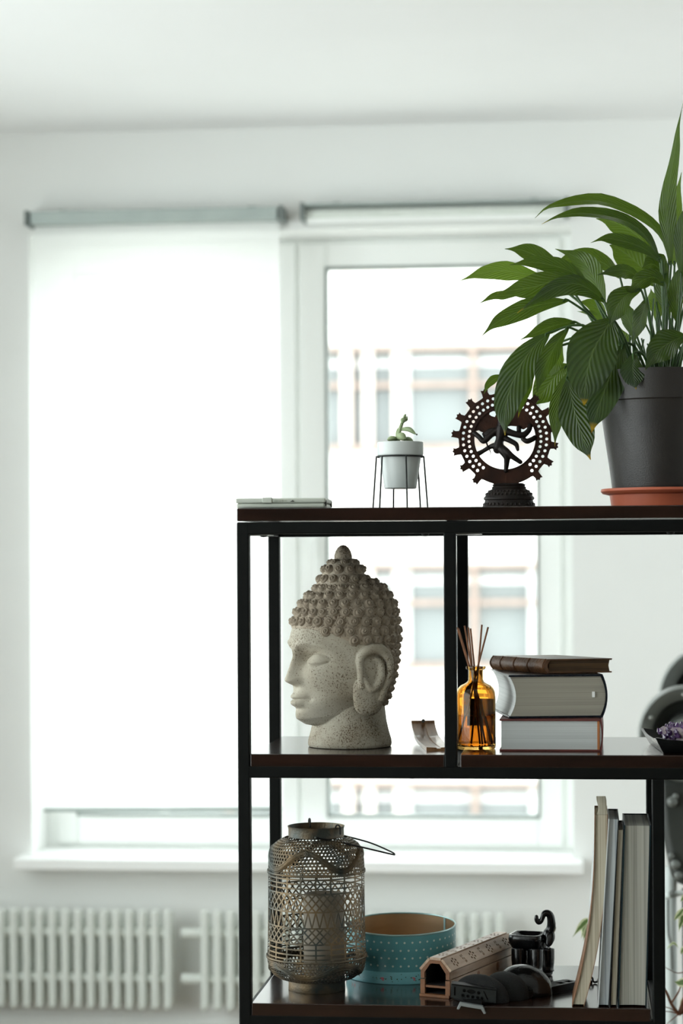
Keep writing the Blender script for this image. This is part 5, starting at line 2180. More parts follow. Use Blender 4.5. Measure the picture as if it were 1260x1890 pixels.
def flower(cx, cy, r, kind):
    """Pierced motif: little diamonds round a centre."""
    res = []
    if kind == 0:
        for j in range(6):
            a = PI / 3 * j + 0.5
            c = (cx + r * math.cos(a), cy + r * math.sin(a) * 0.8)
            d = 0.34 * r
            res.append([(c[0] + d, c[1]), (c[0], c[1] + d), (c[0] - d, c[1]), (c[0], c[1] - d)])
        d = 0.26 * r
        res.append([(cx + d, cy), (cx, cy + d), (cx - d, cy), (cx, cy - d)])
    else:
        for (x, y) in ((-0.5, 0.9), (0.1, 1.0), (-0.3, 0.1), (0.35, -0.1), (0.1, -0.9), (0.55, -0.8)):
            c = (cx + r * x, cy + r * y * 0.8)
            res.append([(c[0] + 0.16 * r, c[1] - 0.3 * r), (c[0] + 0.16 * r, c[1] + 0.2 * r), (c[0] - 0.12 * r, c[1] + 0.34 * r), (c[0] - 0.2 * r, c[1] - 0.16 * r)])
    return res


def panel(name, e0, e1, mtl):
    """A lid board between two edges of the outline, with the motifs cut through it."""
    ax = Vector((e1[0] - e0[0], 0, e1[1] - e0[1]))
    wdt = ax.length
    ax.normalize()
    nn = Vector((-ax.z, 0, ax.x))
    hs = []
    kx = 7
    for i in range(kx):
        hs += flower(0.032 + (BL - 0.064) * i / (kx - 1), wdt / 2, 0.0086, i % 2)
    mb = MB()
    mb.plate([(0, 0), (BL, 0), (BL, wdt), (0, wdt)], hs, lambda a, b, t: Vector((e0[0], 0, e0[1])) + ax * b + Vector((0, a, 0)) + nn * t, 0.0, -0.0045)
    return mb.build(name, mtl, ib, smooth=False)


panel('lid_slope', ow[4], ow[3], M_bwood)
panel('lid_top', ow[3], ow[2], M_bwood)
panel('lid_slope', ow[2], ow[1], M_bwood)
mb = MB()
mb.prism([(-HW, HH * 0.66), (-HW, zl + 0.001), (HW, zl + 0.001), (HW, HH * 0.66), (HW * 0.4, HH - 0.004), (-HW * 0.4, HH - 0.004)], lambda a, b, t: (a, t, b), BL, BL - 0.005)
mb.build('lid_end', M_bwood, ib)
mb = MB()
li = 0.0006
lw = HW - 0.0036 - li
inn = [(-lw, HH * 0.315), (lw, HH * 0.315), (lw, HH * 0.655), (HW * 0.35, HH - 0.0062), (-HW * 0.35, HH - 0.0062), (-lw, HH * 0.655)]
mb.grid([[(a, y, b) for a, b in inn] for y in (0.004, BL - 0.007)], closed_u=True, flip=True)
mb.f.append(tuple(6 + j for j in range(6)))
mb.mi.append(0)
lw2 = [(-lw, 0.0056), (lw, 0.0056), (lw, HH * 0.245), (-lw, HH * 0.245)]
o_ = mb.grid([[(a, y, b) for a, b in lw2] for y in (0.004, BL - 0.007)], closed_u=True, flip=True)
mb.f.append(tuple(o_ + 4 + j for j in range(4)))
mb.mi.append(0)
mb.build('shade_lining', M_void, ib, smooth=False)  # added lining that carries the painted shade of the interior
mb = MB()
mb.prism(list(reversed(ow + iw)), lambda a, b, t: (a, t, b), 0.0018, -0.0012)
mb.build('front_arch', M_bend, ib, smooth=False)
for sg in (-1, 1):
    mb = MB()
    mb.box(sg * HW - 0.0042, sg * HW + 0.0042, -0.0012, 0.002, 0.005, zl - 0.0018)
    mb.build('front_jamb', M_bend, ib)
for (yy, zz_) in ((0.12, HH * 0.30), (0.205, HH * 0.33)):
    mb = MB()
    mb.ball((HW + 0.0034, yy, zz_), (0.0008, 0.007, 0.0085), 14, 6)
    mb.build('wood_knot', M_bend, ib)

# ---- elephant-shaped oil burner
M_black_gl = mat('black_glaze', (9, 10, 11), 0.22, var=(15, 16, 17), vscale=30, spec=0.6, bump=0.15, bscale=120)
EY = YBK - 0.095
k_ = mpp(EY)
ex = at(979, 1740, EY).x
ele = thing('elephant_oil_burner', 'black glazed elephant oil burner with raised trunk and a square bowl on its back', 'figurine', (ex, EY, Z_B), 0)


def ep(px, py, dy=0.0):
    p = at(px, py, EY + dy)
    return p + Vector((4 * k_, 0, 0)) - ele.location


zE = lambda py: ep(975, py).z
mb = MB()
mb.lathe([(34 * k_, 0), (37 * k_, 0.003), (36 * k_, zE(1775)), (33.5 * k_, zE(1760)), (31 * k_, zE(1748)), (29 * k_, zE(1738)), (27.5 * k_, zE(1730)), (10 * k_, zE(1728))], 40, (4 * k_, 0, 0), 0.98, 0.85)
for (a, b, dy, r) in ((952, 1780, -0.028, 13), (985, 1782, -0.034, 14), (1006, 1780, -0.01, 13)):
    mb.tube(spline([ep(a, b - 30, dy * 0.8), ep(a, b, dy), ep(a - 1, b + 12, dy * 1.1)], 8), [r * k_, r * k_, r * k_, r * 0.95 * k_, r * 0.9 * k_, r * 0.9 * k_, r * k_, r * k_], 12)
hx = ep(1008, 1728, -0.004)
mb.ball(hx, (12 * k_, 15 * k_, 16 * k_), 18, 12)
trk = spline([ep(1006, 1726, -0.006), ep(1012, 1714, -0.006), ep(1013, 1702, -0.008), ep(1011, 1690, -0.010), ep(1006, 1685, -0.012), ep(1000, 1686, -0.014), ep(997, 1693, -0.016), ep(994, 1701, -0.017), ep(989, 1703, -0.018), ep(985.5, 1698, -0.018), ep(985.5, 1692, -0.018)], 44)
mb.tube(trk, [(9.5 - 5.6 * min(1, i / 30)) * k_ for i in range(44)], 12)
mb.ball(trk[-1], 4.0 * k_, 10, 6)
bd = mb.build('elephant_body', M_black_gl, ele)
remesh(bd, 0.0016, 2)
M_tusk = mat('ivory_glaze', (176, 168, 150), 0.4)
for sg in (-1, 1):
    er = MB()
    er.ball(ep(1010, 1733, sg * 0.018), (8 * k_, 3.5 * k_, 15 * k_), 14, 8, rot=Matrix.Rotation(sg * 0.35, 3, 'X') @ Matrix.Rotation(0.2, 3, 'Y'))
    er.build('ear', M_black_gl, ele)
    tk = MB()
    tk.tube(spline([ep(1014, 1722, sg * 0.008), ep(1019, 1718, sg * 0.010), ep(1022, 1711, sg * 0.010)], 8), [2.0 * k_ * (1 - i / 8.5) for i in range(8)], 8)
    tk.build('tusk', M_tusk, ele)
bw = MB()
br_ = math.radians(-14)


def sq(h, z, n_=9, rnd_=0.35):
    pts_ = []
    for i in range(4):
        c = PI / 4 + PI / 2 * i
        for j in range(n_):
            a = c - PI / 4 + PI / 2 * j / n_
            x_, y_ = math.cos(a), math.sin(a)
            p_ = (abs(x_) ** 5 + abs(y_) ** 5) ** (-1 / 5)
            X_, Y_ = h * p_ * x_, h * p_ * y_ * 0.95
            pts_.append((X_ * math.cos(br_) - Y_ * math.sin(br_) - 5.5 * k_, X_ * math.sin(br_) + Y_ * math.cos(br_) - 0.002, z))
    return pts_


zr_ = zE(1722)
bw.grid([sq(22 * k_, zr_ - 32 * k_), sq(26 * k_, zr_ - 24 * k_), sq(30.5 * k_, zr_ - 16 * k_), sq(32 * k_, zr_ - 8 * k_), sq(31 * k_, zr_ - 1 * k_), sq(30 * k_, zr_), sq(26.5 * k_, zr_), sq(25 * k_, zr_ - 2 * k_), sq(20 * k_, zr_ - 9 * k_), sq(2 * k_, zr_ - 10 * k_)], closed_u=True)
bw.f.append(tuple(range(35, -1, -1)))
bw.mi.append(0)
bw.f.append(tuple(9 * 36 + j for j in range(36)))
bw.mi.append(0)
bw.build('square_bowl', M_black_gl, ele, angle=50)
bb_ = MB()
for i in range(7):
    c = sq(31.8 * k_, zr_ - 8 * k_)[27 + i + 1] if 27 + i + 1 < 36 else sq(31.8 * k_, zr_ - 8 * k_)[i]
    bb_.ball(c, 1.4 * k_, 8, 5)
bb_.build('bowl_beads', M_black_gl, ele)

# ---- padded black gadget with a perforated end plate
M_blk_pl = mat('black_moulded_plastic', (10, 10, 10), 0.5, var=(14, 14, 14), vscale=40, spec=0.3)
M_plate_gr = mat('dark_metal_plate', (48, 51, 50), 0.4, 0.4, var=(54, 58, 58), vscale=40, bump=0.2, bscale=200)
M_mesh = mat('black_mesh_fabric', (12, 12, 12), 0.8, var=(24, 25, 25), vscale=500, bump=1.2, bscale=900, vdetail=1)
M_tape = mat('glossy_wrap', (10, 10, 10), 0.2, var=(20, 20, 19), vscale=20, spec=0.5, bump=0.9, bscale=60)
M_alu = mat('pale_bracket', (150, 156, 156), 0.4, 0.3)
GA = on(874, 1846, Z_B)
gy = YF + 0.015
k_ = mpp(gy)
gad = thing('padded_gadget', 'black padded device with a perforated end plate and grey foot bracket', 'device', (at(874, 1840, gy).x, gy, Z_B), 0)


def gp(px, py, dy=0.0):
    return at(px, py, gy + dy) - gad.location


rzp = math.radians(-2)
# the end plate with its holes, standing on the board's edge
pw, ph_ = 83 * k_, 25 * k_
pc0 = gp(873.5, 1834.0, 0.0)
tl_ = math.atan2(-11, 83)


def pf(a, b, t):
    return pc0 + Vector((a * math.cos(tl_) - b * math.sin(tl_) * 0.3, t + a * 0.10, a * math.sin(tl_) + b * math.cos(tl_)))


hls = []
for (a, b, r, sx_) in ((-17, 3.5, 3.2, 1), (-4, 3, 4.2, 2.0), (9.5, 2.5, 3.2, 1), (-19, -6, 3.2, 1), (-10, -6.2, 3.2, 1), (-1, -6.4, 3.2, 1), (8, -6.6, 3.2, 1), (16, -6.8, 3.0, 1)):
    hls.append([((a + r * sx_ * math.cos(2 * PI * j / 12)) * k_, (b + r * math.sin(2 * PI * j / 12)) * k_) for j in range(12)])
hls.append([(-36 * k_, -8 * k_), (-33 * k_, -8 * k_), (-33 * k_, 8 * k_), (-36 * k_, 8 * k_)])
hls.append([(18 * k_, 7 * k_), (20 * k_, 7 * k_), (28 * k_, -8 * k_), (25 * k_, -8 * k_)])
mb = MB()
mb.plate([(-pw / 2, -ph_ / 2), (pw / 2, -ph_ / 2), (pw / 2, ph_ / 2), (-pw / 2, ph_ / 2)], hls, pf, 0.0, 0.0022)
mb.build('end_plate', M_plate_gr, gad, smooth=False)
mb = MB()
mb.prism([(-pw / 2, -ph_ / 2), (pw / 2, -ph_ / 2), (pw / 2, ph_ / 2), (-pw / 2, ph_ / 2)], pf, 0.022, 0.0026)
mb.prism([(-pw / 2, ph_ / 2 - 0.0015), (pw / 2, ph_ / 2 - 0.0015), (pw / 2, ph_ / 2 + 0.0012), (-pw / 2, ph_ / 2 + 0.0012)], pf, 0.024, -0.001)
mb.build('housing', M_blk_pl, gad, bevel=0.0012)
mb = MB()
bk = [(848, 1849), (849.5, 1845.5), (892, 1852.5), (893.5, 1856), (897.5, 1866), (893.5, 1866.5), (888.5, 1858), (852, 1852), (848.5, 1858.5), (844, 1857.5)]
pts2 = [(gp(a, b).x, gp(a, b).z) for a, b in bk][::-1]
mb.prism(pts2, lambda a, b, t: (a, t, b), -0.012, -0.0225)
mb.build('foot_bracket', M_alu, gad, bevel=0.0006)
mb = MB()
mb.box(gp(855, 1846).x, gp(889, 1846).x, -0.0128, 0.002, gp(870, 1851.5).z, gp(870, 1844).z)
mb.build('bracket_neck', M_blk_pl, gad)
# padded humps running back to the right
for (c, dy, rx, ry, rz_, tilt, mm_, nm) in (((887, 1828), 0.034, 55, 27, 42, 0.12, M_mesh, 'pad'), ((932, 1827), 0.062, 46, 34, 42, 0.2, M_mesh, 'pad'), ((966, 1827), 0.100, 56, 44, 48, 0.12, M_tape, 'wrapped_pad')):
    p = gp(c[0], c[1], dy)
    p.z = 0.006
    mb = MB()
    mb.ball((0, 0, 0), (rx * k_, ry * k_, rz_ * k_), 36, 20, rot=Matrix.Rotation(-0.3, 3, 'Z') @ Matrix.Rotation(tilt, 3, 'Y'))
    mb.v = [(v[0] + p.x, v[1] + p.y, max(v[2] + p.z, 0.0006)) for v in mb.v]
    mb.build(nm, mm_, gad, angle=80)
mb = MB()
mb.tube(spline([gp(944, 1795, 0.095), gp(955, 1784, 0.105), gp(968, 1781, 0.13)], 10), 0.0012, 6)
mb.tube(spline([gp(960, 1797, 0.09), gp(985, 1790, 0.11), gp(1008, 1803, 0.12)], 10), 0.001, 6)
mb.build('wrap_seam', M_alu, gad)
mb = MB()
a0, a1 = gp(1000, 1822, 0.10), gp(1056, 1808, 0.16)
a0.z = a1.z = 0.0
dv = (a1 - a0)
sd = Vector((-dv.y, dv.x, 0)).normalized() * 0.016
zz1 = 0.0125
av_ = a0 - dv * 0.8
dv2 = a1 - av_
L2 = dv2.length
dn = dv2.normalized()
sn = Vector((-dn.y, dn.x, 0))
slots = [[(L2 * f, -0.008), (L2 * f + 0.014, -0.008), (L2 * f + 0.014, 0.004), (L2 * f, 0.006)] for f in (0.72, 0.86)]
mb.plate([(0, -0.015), (L2 - 0.004, -0.015), (L2, -0.010), (L2, 0.012), (L2 - 0.006, 0.016), (0, 0.016)], slots, lambda a, b, t: av_ + dn * a + sn * b + Vector((0, 0, t)), 0.004, zz1)
mb.prism([(0, -0.013), (L2 - 0.006, -0.013), (L2 - 0.006, 0.012), (0, 0.012)], lambda a, b, t: av_ + dn * a + sn * b + Vector((0, 0, t)), 0.0005, 0.005)
mb.build('arm', M_blk_pl, gad, smooth=False)

# ---- upright books at the right end
UG = 'upright books on the bottom board'
M_dkcover = mat('near_black_cover', (20, 22, 24), 0.45, var=(27, 29, 31), vscale=30)
M_teal = mat('dark_teal_cover', (16, 34, 40), 0.4, var=(20, 40, 46), vscale=30)
M_whcover = mat('white_cover', (206, 210, 210), 0.4, var=(198, 202, 202), vscale=20)
M_brcover = mat('brown_cover_edge', (130, 92, 64), 0.6)


def upright(name, label, b0, b1, t0, t1, depth, dyf, cl, cr, pages, ct=0.0018, hollow=0.0, sag=0.0, split=0.0, cat='book'):
    """An upright book, fore-edge to the camera. b0/b1 bottom left/right pixel x, t0/t1 the top points (px, py)."""
    Y = YF + dyf
    k = mpp(Y)
    o0 = on((b0 + b1) / 2, 1862, Z_B)
    bx0, bx1 = at(b0, 1862, Y).x, at(b1, 1862, Y).x
    tx0, tx1, tz = at(t0[0], t0[1], Y).x, at(t1[0], t1[1], Y).x, (at(t0[0], t0[1], Y).z + at(t1[0], t1[1], Y).z) / 2 - Z_B
    t = thing(name, label, cat, ((bx0 + bx1) / 2, Y, Z_B), 0, UG)
    cx = t.location.x
    NB = 16

    def sec(x_off0, x_off1, y0, y1, z0, z1, bulge=0.0):
        """A bent slab whose sides follow the book; offsets measured from the left and right faces (fractions mixed by u)."""
        rows = []
        for i in range(NB + 1):
            u = i / NB
            z = z0 + (z1 - z0) * u
            q_ = min(1, max(0, z / tz))
            bend = sag * math.sin(PI * q_ ** 0.9)
            xl = bx0 + (tx0 - bx0) * q_ - cx + bend
            xr = bx1 + (tx1 - bx1) * q_ - cx + bend
            xa = xl + x_off0 if x_off0 >= 0 else xr + x_off0
            xb = xl + x_off1 if x_off1 > 0 and x_off0 >= 0 and x_off1 < 0.9 else xr + (x_off1 if x_off1 <= 0 else 0)
            rows.append([(xa, y0, z), ((xa + xb) / 2, y0 + bulge, z), (xb, y0, z), (xb, y1, z), (xa, y1, z)])
        mb = MB()
        o = mb.grid(rows, closed_u=True, flip=False)
        mb.f += [tuple(o + j for j in range(5))[::-1], tuple(o + NB * 5 + j for j in range(5))]
        mb.mi += [0, 0]
        return mb

    sec(ct, -ct, 0.003, depth - 0.004, 0.003, tz - 0.0016, hollow).build('page_block', pages, t, angle=30)
    m0 = sec(0.0, ct, 0, depth, 0.0004, tz)
    m0.build('left_cover', cl, t, angle=30)
    m1 = sec(-ct, 0.0, 0, depth, 0.0004, tz)
    m1.build('right_cover', cr, t, angle=30)
    sec(0.0, 0.0, depth - 0.003, depth, 0.0004, tz).build('spine', cr, t, angle=30)
    return t


upright('paperback_book', 'bent old paperback leaning at the left of the upright books', 1055, 1077.5, (1097, 1503), (1121, 1503), 0.13, 0.012, M_brcover, M_brcover, M_page_tan, ct=0.0009, sag=0.0125)
upright('hardcover_book', 'thin upright book with pale bluish pages and a white left cover', 1102.5, 1124, (1122, 1512), (1142, 1511), 0.15, 0.010, M_whcover, M_dkcover, M_page_blue, hollow=0.002)
upright('hardcover_book', 'thinnest and shortest upright book, with tan pages and dark covers', 1125, 1138, (1139, 1531), (1151, 1531), 0.13, 0.012, M_dkcover, M_dkcover, M_page_tan, ct=0.0016)
upright('hardcover_book', 'thickest upright book with grey pages and dark teal covers beside the right post', 1139.5, 1193, (1151, 1523), (1201, 1523), 0.17, 0.012, M_teal, M_teal, M_page_v, ct=0.0024, hollow=0.003)
# curled head of the paperback: the pages that stand up above the covers
for o in bpy.data.objects:
    if o.name.startswith('paperback_book'):
        pbk = o
yk = YF + 0.02


def kp(px, py, dy):
    return at(px, py, yk + dy) - pbk.location


mb = MB()
rows = []
for (a, b, py, dy) in ((1098, 1121, 1506, 0.0), (1102, 1120.5, 1500, 0.004), (1103.5, 1119, 1494, 0.010), (1103, 1119, 1486, 0.016), (1100.5, 1118.5, 1476, 0.022), (1100, 1117, 1469.5, 0.026)):
    rows.append([kp(a, py, dy), kp((a + b) / 2, py, dy - 0.0008), kp(b, py, dy), kp(b, py, dy + 0.09), kp(a, py, dy + 0.09)])
o = mb.grid(rows, closed_u=True)
mb.f += [tuple(o + j for j in range(5))[::-1], tuple(o + 25 + j for j in range(5))]
mb.mi += [0, 0]
mb.build('curled_pages', M_page_tan, pbk, angle=50)
# its front cover, bent away to the left behind
mb = MB()
rows = []
for (px, py) in ((1070, 1858), (1074, 1800), (1081, 1740), (1086, 1680), (1090, 1620), (1094, 1560), (1098, 1510)):
    rows.append([kp(px, py, 0.10), kp(px + 0.8, py, 0.10), kp(px + 8, py, 0.04), kp(px + 7.2, py, 0.04)])
mb.grid(rows, closed_u=True)
mb.build('loose_cover', M_whcover, pbk, angle=50)
# ---- small black hook lying behind the books
HC = on(1094, 1815, Z_B)
hkk = thing('black_hook', 'small black curved hook lying on the board behind the leaning paperback', 'hook', (HC.x, HC.y, Z_B))
mb = MB()
kk = mpp(HC.y)
mb.tube(spline([(-8 * kk, 0, 0.006), (-5 * kk, 0, 0.0105), (-1 * kk, 0, 0.009), (0, 0, 0.004), (3 * kk, 0, 0.0022), (8 * kk, 0, 0.0035), (10 * kk, 0, 0.008)], 22), 0.0018, 8)
mb.build('hook_wire', M_iron, hkk)
mb = MB()
mb.box(-7 * kk, -1 * kk, -0.004, 0.004, 0.0002, 0.0055)
mb.build('hook_base', M_iron, hkk, bevel=0.001)

# ================================================================ behind the shelf at the right
# ---- variegated fig in a floor pot
M_ficus = bpy.data.materials.new('variegated_leaf')
M_ficus.use_nodes = True
n, l = M_ficus.node_tree.nodes, M_ficus.node_tree.links
n.clear()
uvn = n.new('ShaderNodeUVMap')
sep = n.new('ShaderNodeSeparateXYZ')
l.new(uvn.outputs[0], sep.inputs[0])
tcf = n.new('ShaderNodeTexCoord')
nzf = n.new('ShaderNodeTexNoise')
nzf.inputs['Scale'].default_value = 60
l.new(tcf.outputs['Object'], nzf.inputs['Vector'])
ab = n.new('ShaderNodeMath')
ab.operation = 'ABSOLUTE'
l.new(sep.outputs['Y'], ab.inputs[0])
ad = n.new('ShaderNodeMath')
ad.operation = 'ADD'
l.new(ab.outputs[0], ad.inputs[0])
l.new(nzf.outputs['Fac'], ad.inputs[1])
crf = n.new('ShaderNodeValToRGB')
crf.color_ramp.elements[0].position, crf.color_ramp.elements[1].position = 0.92, 1.02
crf.color_ramp.elements[0].color = (*lin((112, 138, 84)), 1)
crf.color_ramp.elements[1].color = (*lin((222, 226, 190)), 1)
l.new(ad.outputs[0], crf.inputs['Fac'])
pf_ = n.new('ShaderNodeBsdfPrincipled')
pf_.inputs['Roughness'].default_value = 0.45
l.new(crf.outputs['Color'], pf_.inputs['Base Color'])
tf_ = n.new('ShaderNodeBsdfTranslucent')
l.new(crf.outputs['Color'], tf_.inputs['Color'])
mf_ = n.new('ShaderNodeMixShader')
mf_.inputs[0].default_value = 0.35
l.new(pf_.outputs[0], mf_.inputs[1])
l.new(tf_.outputs[0], mf_.inputs[2])
of_ = n.new('ShaderNodeOutputMaterial')
l.new(mf_.outputs[0], of_.inputs[0])
M_twig = mat('reddish_twig', (116, 72, 46), 0.7, var=(88, 54, 36), vscale=40)
M_floorpot = mat('grey_floor_pot', (150, 150, 146), 0.6, var=(140, 140, 136), vscale=9)

FY = 4.42
fp = at(1300, 1880, FY)
fic = thing('variegated_fig', 'variegated fig plant with cream-edged leaves on brown twigs, behind the right post', 'potted plant', (fp.x, FY, 0))
mb = MB()
mb.lathe([(0.10, 0), (0.105, 0.002), (0.14, 0.25), (0.145, 0.255), (0.145, 0.28), (0.135, 0.28), (0.13, 0.24), (0.09, 0.01)], 48)
mb.build('pot', M_floorpot, fic)
mb = MB()
mb.lathe([(0.132, 0.235), (0.132, 0.25), (0.002, 0.256)], 32)
mb.build('soil', M_soil, fic)


def fpix(px, py, dy=0.0):
    return at(px, py, FY + dy) - fic.location


tr_pts = spline([(0.01, 0, 0.25), (0.0, 0.01, 0.45), (-0.015, 0, 0.62), fpix(1252, 1872)], 24)
mb = MB()
mb.tube(tr_pts, [0.009 - 0.0045 * i / 23 for i in range(24)], 10)
mb.build('trunk', M_twig, fic)
hub = fpix(1252, 1872)
branches = [([hub, fpix(1238, 1852, -0.02), fpix(1226, 1826, -0.05), fpix(1200, 1800, -0.05), fpix(1140, 1760, -0.03), fpix(1090, 1710, -0.02)], 0.0034),
            ([hub, fpix(1262, 1840), fpix(1272, 1790), fpix(1268, 1720), fpix(1275, 1640)], 0.0036),
            ([hub, fpix(1240, 1868), fpix(1222, 1866)], 0.0014), ([hub, fpix(1238, 1862), fpix(1224, 1858)], 0.0014), ([hub, fpix(1242, 1880), fpix(1230, 1890)], 0.0014),
            ([fpix(1238, 1852, -0.02), fpix(1252, 1830), fpix(1262, 1800)], 0.0022), ([hub, fpix(1290, 1850), fpix(1330, 1800), fpix(1345, 1700)], 0.0034),
            ([fpix(1272, 1790), fpix(1250, 1796), fpix(1226, 1785)], 0.0013), ([fpix(1268, 1720), fpix(1300, 1690), fpix(1320, 1640)], 0.002)]
for pts_, r in branches:
    c = spline(pts_, 20)
    mb = MB()
    mb.tube(c, [r * (1 - 0.5 * i / 19) for i in range(20)], 7)
    mb.build('twig', M_twig, fic)


def fleaf(pts, wpx, tilt, dy=(0, 0)):
    leaf(pts, wpx, tilt, (FY - PYC + dy[0], FY - PYC + dy[1]), root=fic, base=fic.location, m=M_ficus, raw=True, stalk=False, fold=0.2, wav=0.04)


fleaf([(1268, 1672), (1258, 1682), (1249, 1692), (1243, 1700)], 6, 10)
fleaf([(1272, 1684), (1262, 1692), (1256, 1704), (1252, 1720)], 7, 20, (-0.01, -0.02))
fleaf([(1270, 1650), (1264, 1654), (1259, 1660), (1255, 1664)], 5, 20)
fleaf([(1230, 1752), (1240, 1741), (1247, 1743), (1252, 1751)], 4, 50)
fleaf([(1278, 1806), (1266, 1812), (1254, 1814), (1243, 1812)], 9, 0, (-0.03, -0.05))
fleaf([(1266, 1744), (1262, 1750), (1258, 1757), (1256, 1762)], 5, 10)
fleaf([(1262, 1838), (1260, 1845), (1257, 1852), (1254, 1862)], 4, 30)
fleaf([(1092, 1700), (1082, 1700), (1070, 1712), (1056, 1730)], 8, 30)
fleaf([(1092, 1694), (1084, 1702), (1078, 1716), (1072, 1732)], 9, -15, (0.01, 0))
fleaf([(1092, 1706), (1086, 1712), (1080, 1724), (1076, 1738)], 7, 40, (-0.01, -0.01))
fleaf([(1128, 1750), (1134, 1735), (1140, 1722), (1150, 1706)], 9, 20)
for i in range(36):
    c = rnd.choice([(1275, 1640), (1345, 1700), (1320, 1640), (1330, 1800), (1300, 1690)])
    a = rnd.uniform(-0.4, PI + 0.4)
    x, y = c[0] + rnd.uniform(5, 40), c[1] + rnd.uniform(-25, 40)
    L_ = rnd.uniform(26, 40)
    dx_, dy_ = math.cos(a) * L_, abs(math.sin(a)) * L_ * 0.8
    if x + min(0, dx_) < 1264:
        dx_ = abs(dx_)
    fleaf([(x, y), (x + dx_ * 0.35, y + dy_ * 0.2), (x + dx_ * 0.7, y + dy_ * 0.6), (x + dx_, y + dy_)], rnd.uniform(7, 10), rnd.uniform(-40, 40), (rnd.uniform(-0.05, 0.05), rnd.uniform(-0.08, 0.08)))

# ---- a grey and black machine standing behind, mostly outside the picture
M_shell = mat('grey_shell', (112, 116, 112), 0.4, var=(104, 108, 104), vscale=8)
M_drum = mat('dark_grey_drum', (62, 65, 62), 0.4, var=(52, 55, 52), vscale=8)
M_rubber = mat('black_rubber', (16, 17, 16), 0.55, var=(22, 23, 22), vscale=20)
M_tubew = mat('white_tube', (206, 214, 212), 0.4, var=(198, 206, 204), vscale=8)
MY = 5.0
mk = mpp(MY)
mp0 = at(1290, 1400, MY)
mch = thing('exercise_machine', 'grey and black machine with round flared housings at the right edge behind the shelf', 'machine', (mp0.x, MY, 0))


def mpix(px, py, dy=0.0):
    return at(px, py, MY + dy) - mch.location


def drum(cpx, cpy, R, dy, wdt, rim_m, in_m):
    """A flared round housing whose axis points to the viewer."""
    c = mpix(cpx, cpy, dy)
    mb = MB()
    prof = [(R * 0.80, wdt), (R * 0.97, wdt * 0.8), (R, wdt * 0.4), (R * 0.985, 0.004), (R * 0.95, -0.004), (R * 0.90, 0.0), (R * 0.80, 0.006), (R * 0.70, 0.02)]
    rows = [[(c.x + r * mk * math.cos(2 * PI * j / 72), c.y + y, c.z + r * mk * math.sin(2 * PI * j / 72)) for j in range(72)] for r, y in prof]
    mb.grid(rows, closed_u=True)
    mb.build('housing_rim', rim_m, mch)
    mb = MB()
    prof = [(R * 0.72, 0.018), (R * 0.66, 0.05), (R * 0.45, 0.06), (R * 0.42, 0.03), (R * 0.2, 0.025), (0.5, 0.025)]
    rows = [[(c.x + r * mk * math.cos(2 * PI * j / 60), c.y + y, c.z + r * mk * math.sin(2 * PI * j / 60)) for j in range(60)] for r, y in prof]
    mb.grid(rows, closed_u=True)
    mb.build('housing_recess', in_m, mch)
    return c


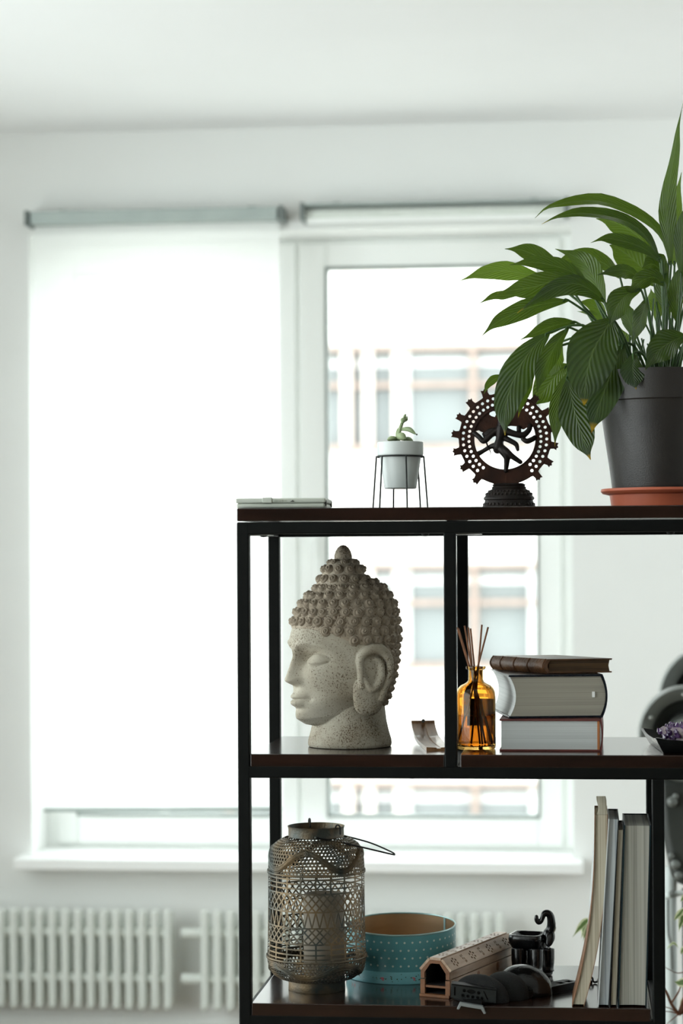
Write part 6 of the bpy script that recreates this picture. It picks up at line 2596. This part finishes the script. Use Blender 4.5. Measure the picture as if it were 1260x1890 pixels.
drum(1312, 1288, 97, 0.12, 0.10, M_shell, M_rubber)
c2_ = drum(1268, 1356, 88, -0.05, 0.14, M_shell, M_drum)
mb = MB()
mb.lathe([(30 * mk, 0.0), (33 * mk, 0.01), (30 * mk, 0.03), (12 * mk, 0.035), (1 * mk, 0.035)], 40)
mb.v = [(v[0] + c2_.x, c2_.y + 0.03 - v[2], c2_.z + v[1]) for v in mb.v]
mb.build('hub_cap', M_shell, mch)
mb = MB()
for a in range(0, 360, 60):
    p = mpix(1268 + 74 * math.cos(math.radians(a + 95)), 1356 - 74 * math.sin(math.radians(a + 95)), -0.05)
    mb.ball(p + Vector((0, -0.002, 0)), 0.006, 10, 6)
mb.build('screw', M_plate, mch)['kind'] = 'stuff'
mb = MB()
b0, b1 = mpix(1216, 1570), mpix(1420, 1430)
mb.prism([(mpix(1212, 1436).x, mpix(1212, 1436).z), (mpix(1222, 1540).x, mpix(1222, 1540).z), (mpix(1240, 1625).x, mpix(1240, 1625).z), (mpix(1300, 1650).x, mpix(1300, 1650).z), (mpix(1400, 1600).x, mpix(1400, 1600).z), (mpix(1410, 1420).x, mpix(1410, 1420).z)],
         lambda a, b, t: (a, t, b), 0.10, -0.02)
mb.build('lower_casing', M_drum, mch, bevel=0.02, seg=4)
mb = MB()
mb.tube([mpix(1238, 1900, 0.06) * 1.0, mpix(1237, 1650, 0.06), mpix(1238, 1600, 0.06)], 11.5 * mk, 20)
q0 = mpix(1238, 1900, 0.06)
mb.tube([Vector((q0.x, q0.y, 0.03)), q0], 11.5 * mk, 20)
mb.build('upright_tube', M_tubew, mch)
mb = MB()
mb.tube(spline([mpix(1232, 1660, 0.02), mpix(1233, 1720, 0.018), mpix(1238, 1745, 0.016), mpix(1240, 1790, 0.02)], 16), 2.4 * mk, 8)
mb.build('cable', M_shell, mch)
mb = MB()
mb.tube([mpix(1272, 1640, 0.03), mpix(1274, 1890, 0.03)], 14 * mk, 16)
q1 = mpix(1274, 1890, 0.03)
mb.tube([Vector((q1.x, q1.y, 0.03)), q1], 14 * mk, 16)
mb.build('dark_column', M_rubber, mch)
mb = MB()
for (px, py, r) in ((1246, 1470, 6), (1240, 1480, 10), (1238, 1580, 6), (1246, 1596, 9), (1252, 1616, 8), (1240, 1650, 7)):
    mb.ball(mpix(px, py, -0.03), r * mk, 14, 8)
k1 = mb.build('adjustment_knobs', M_shell, mch)
k1['kind'] = 'stuff'
mb = MB()
mb.tube(spline([mpix(1228, 1655, 0.0), mpix(1240, 1652, -0.02), mpix(1262, 1648, -0.02), mpix(1300, 1650, -0.02)], 12), 5 * mk, 10)
mb.build('cross_lever', M_tubew, mch)
mb = MB()
mb.box(-0.12, 0.42, -0.25, 0.25, 0.0, 0.05)
mb.build('floor_base', M_rubber, mch, bevel=0.01)
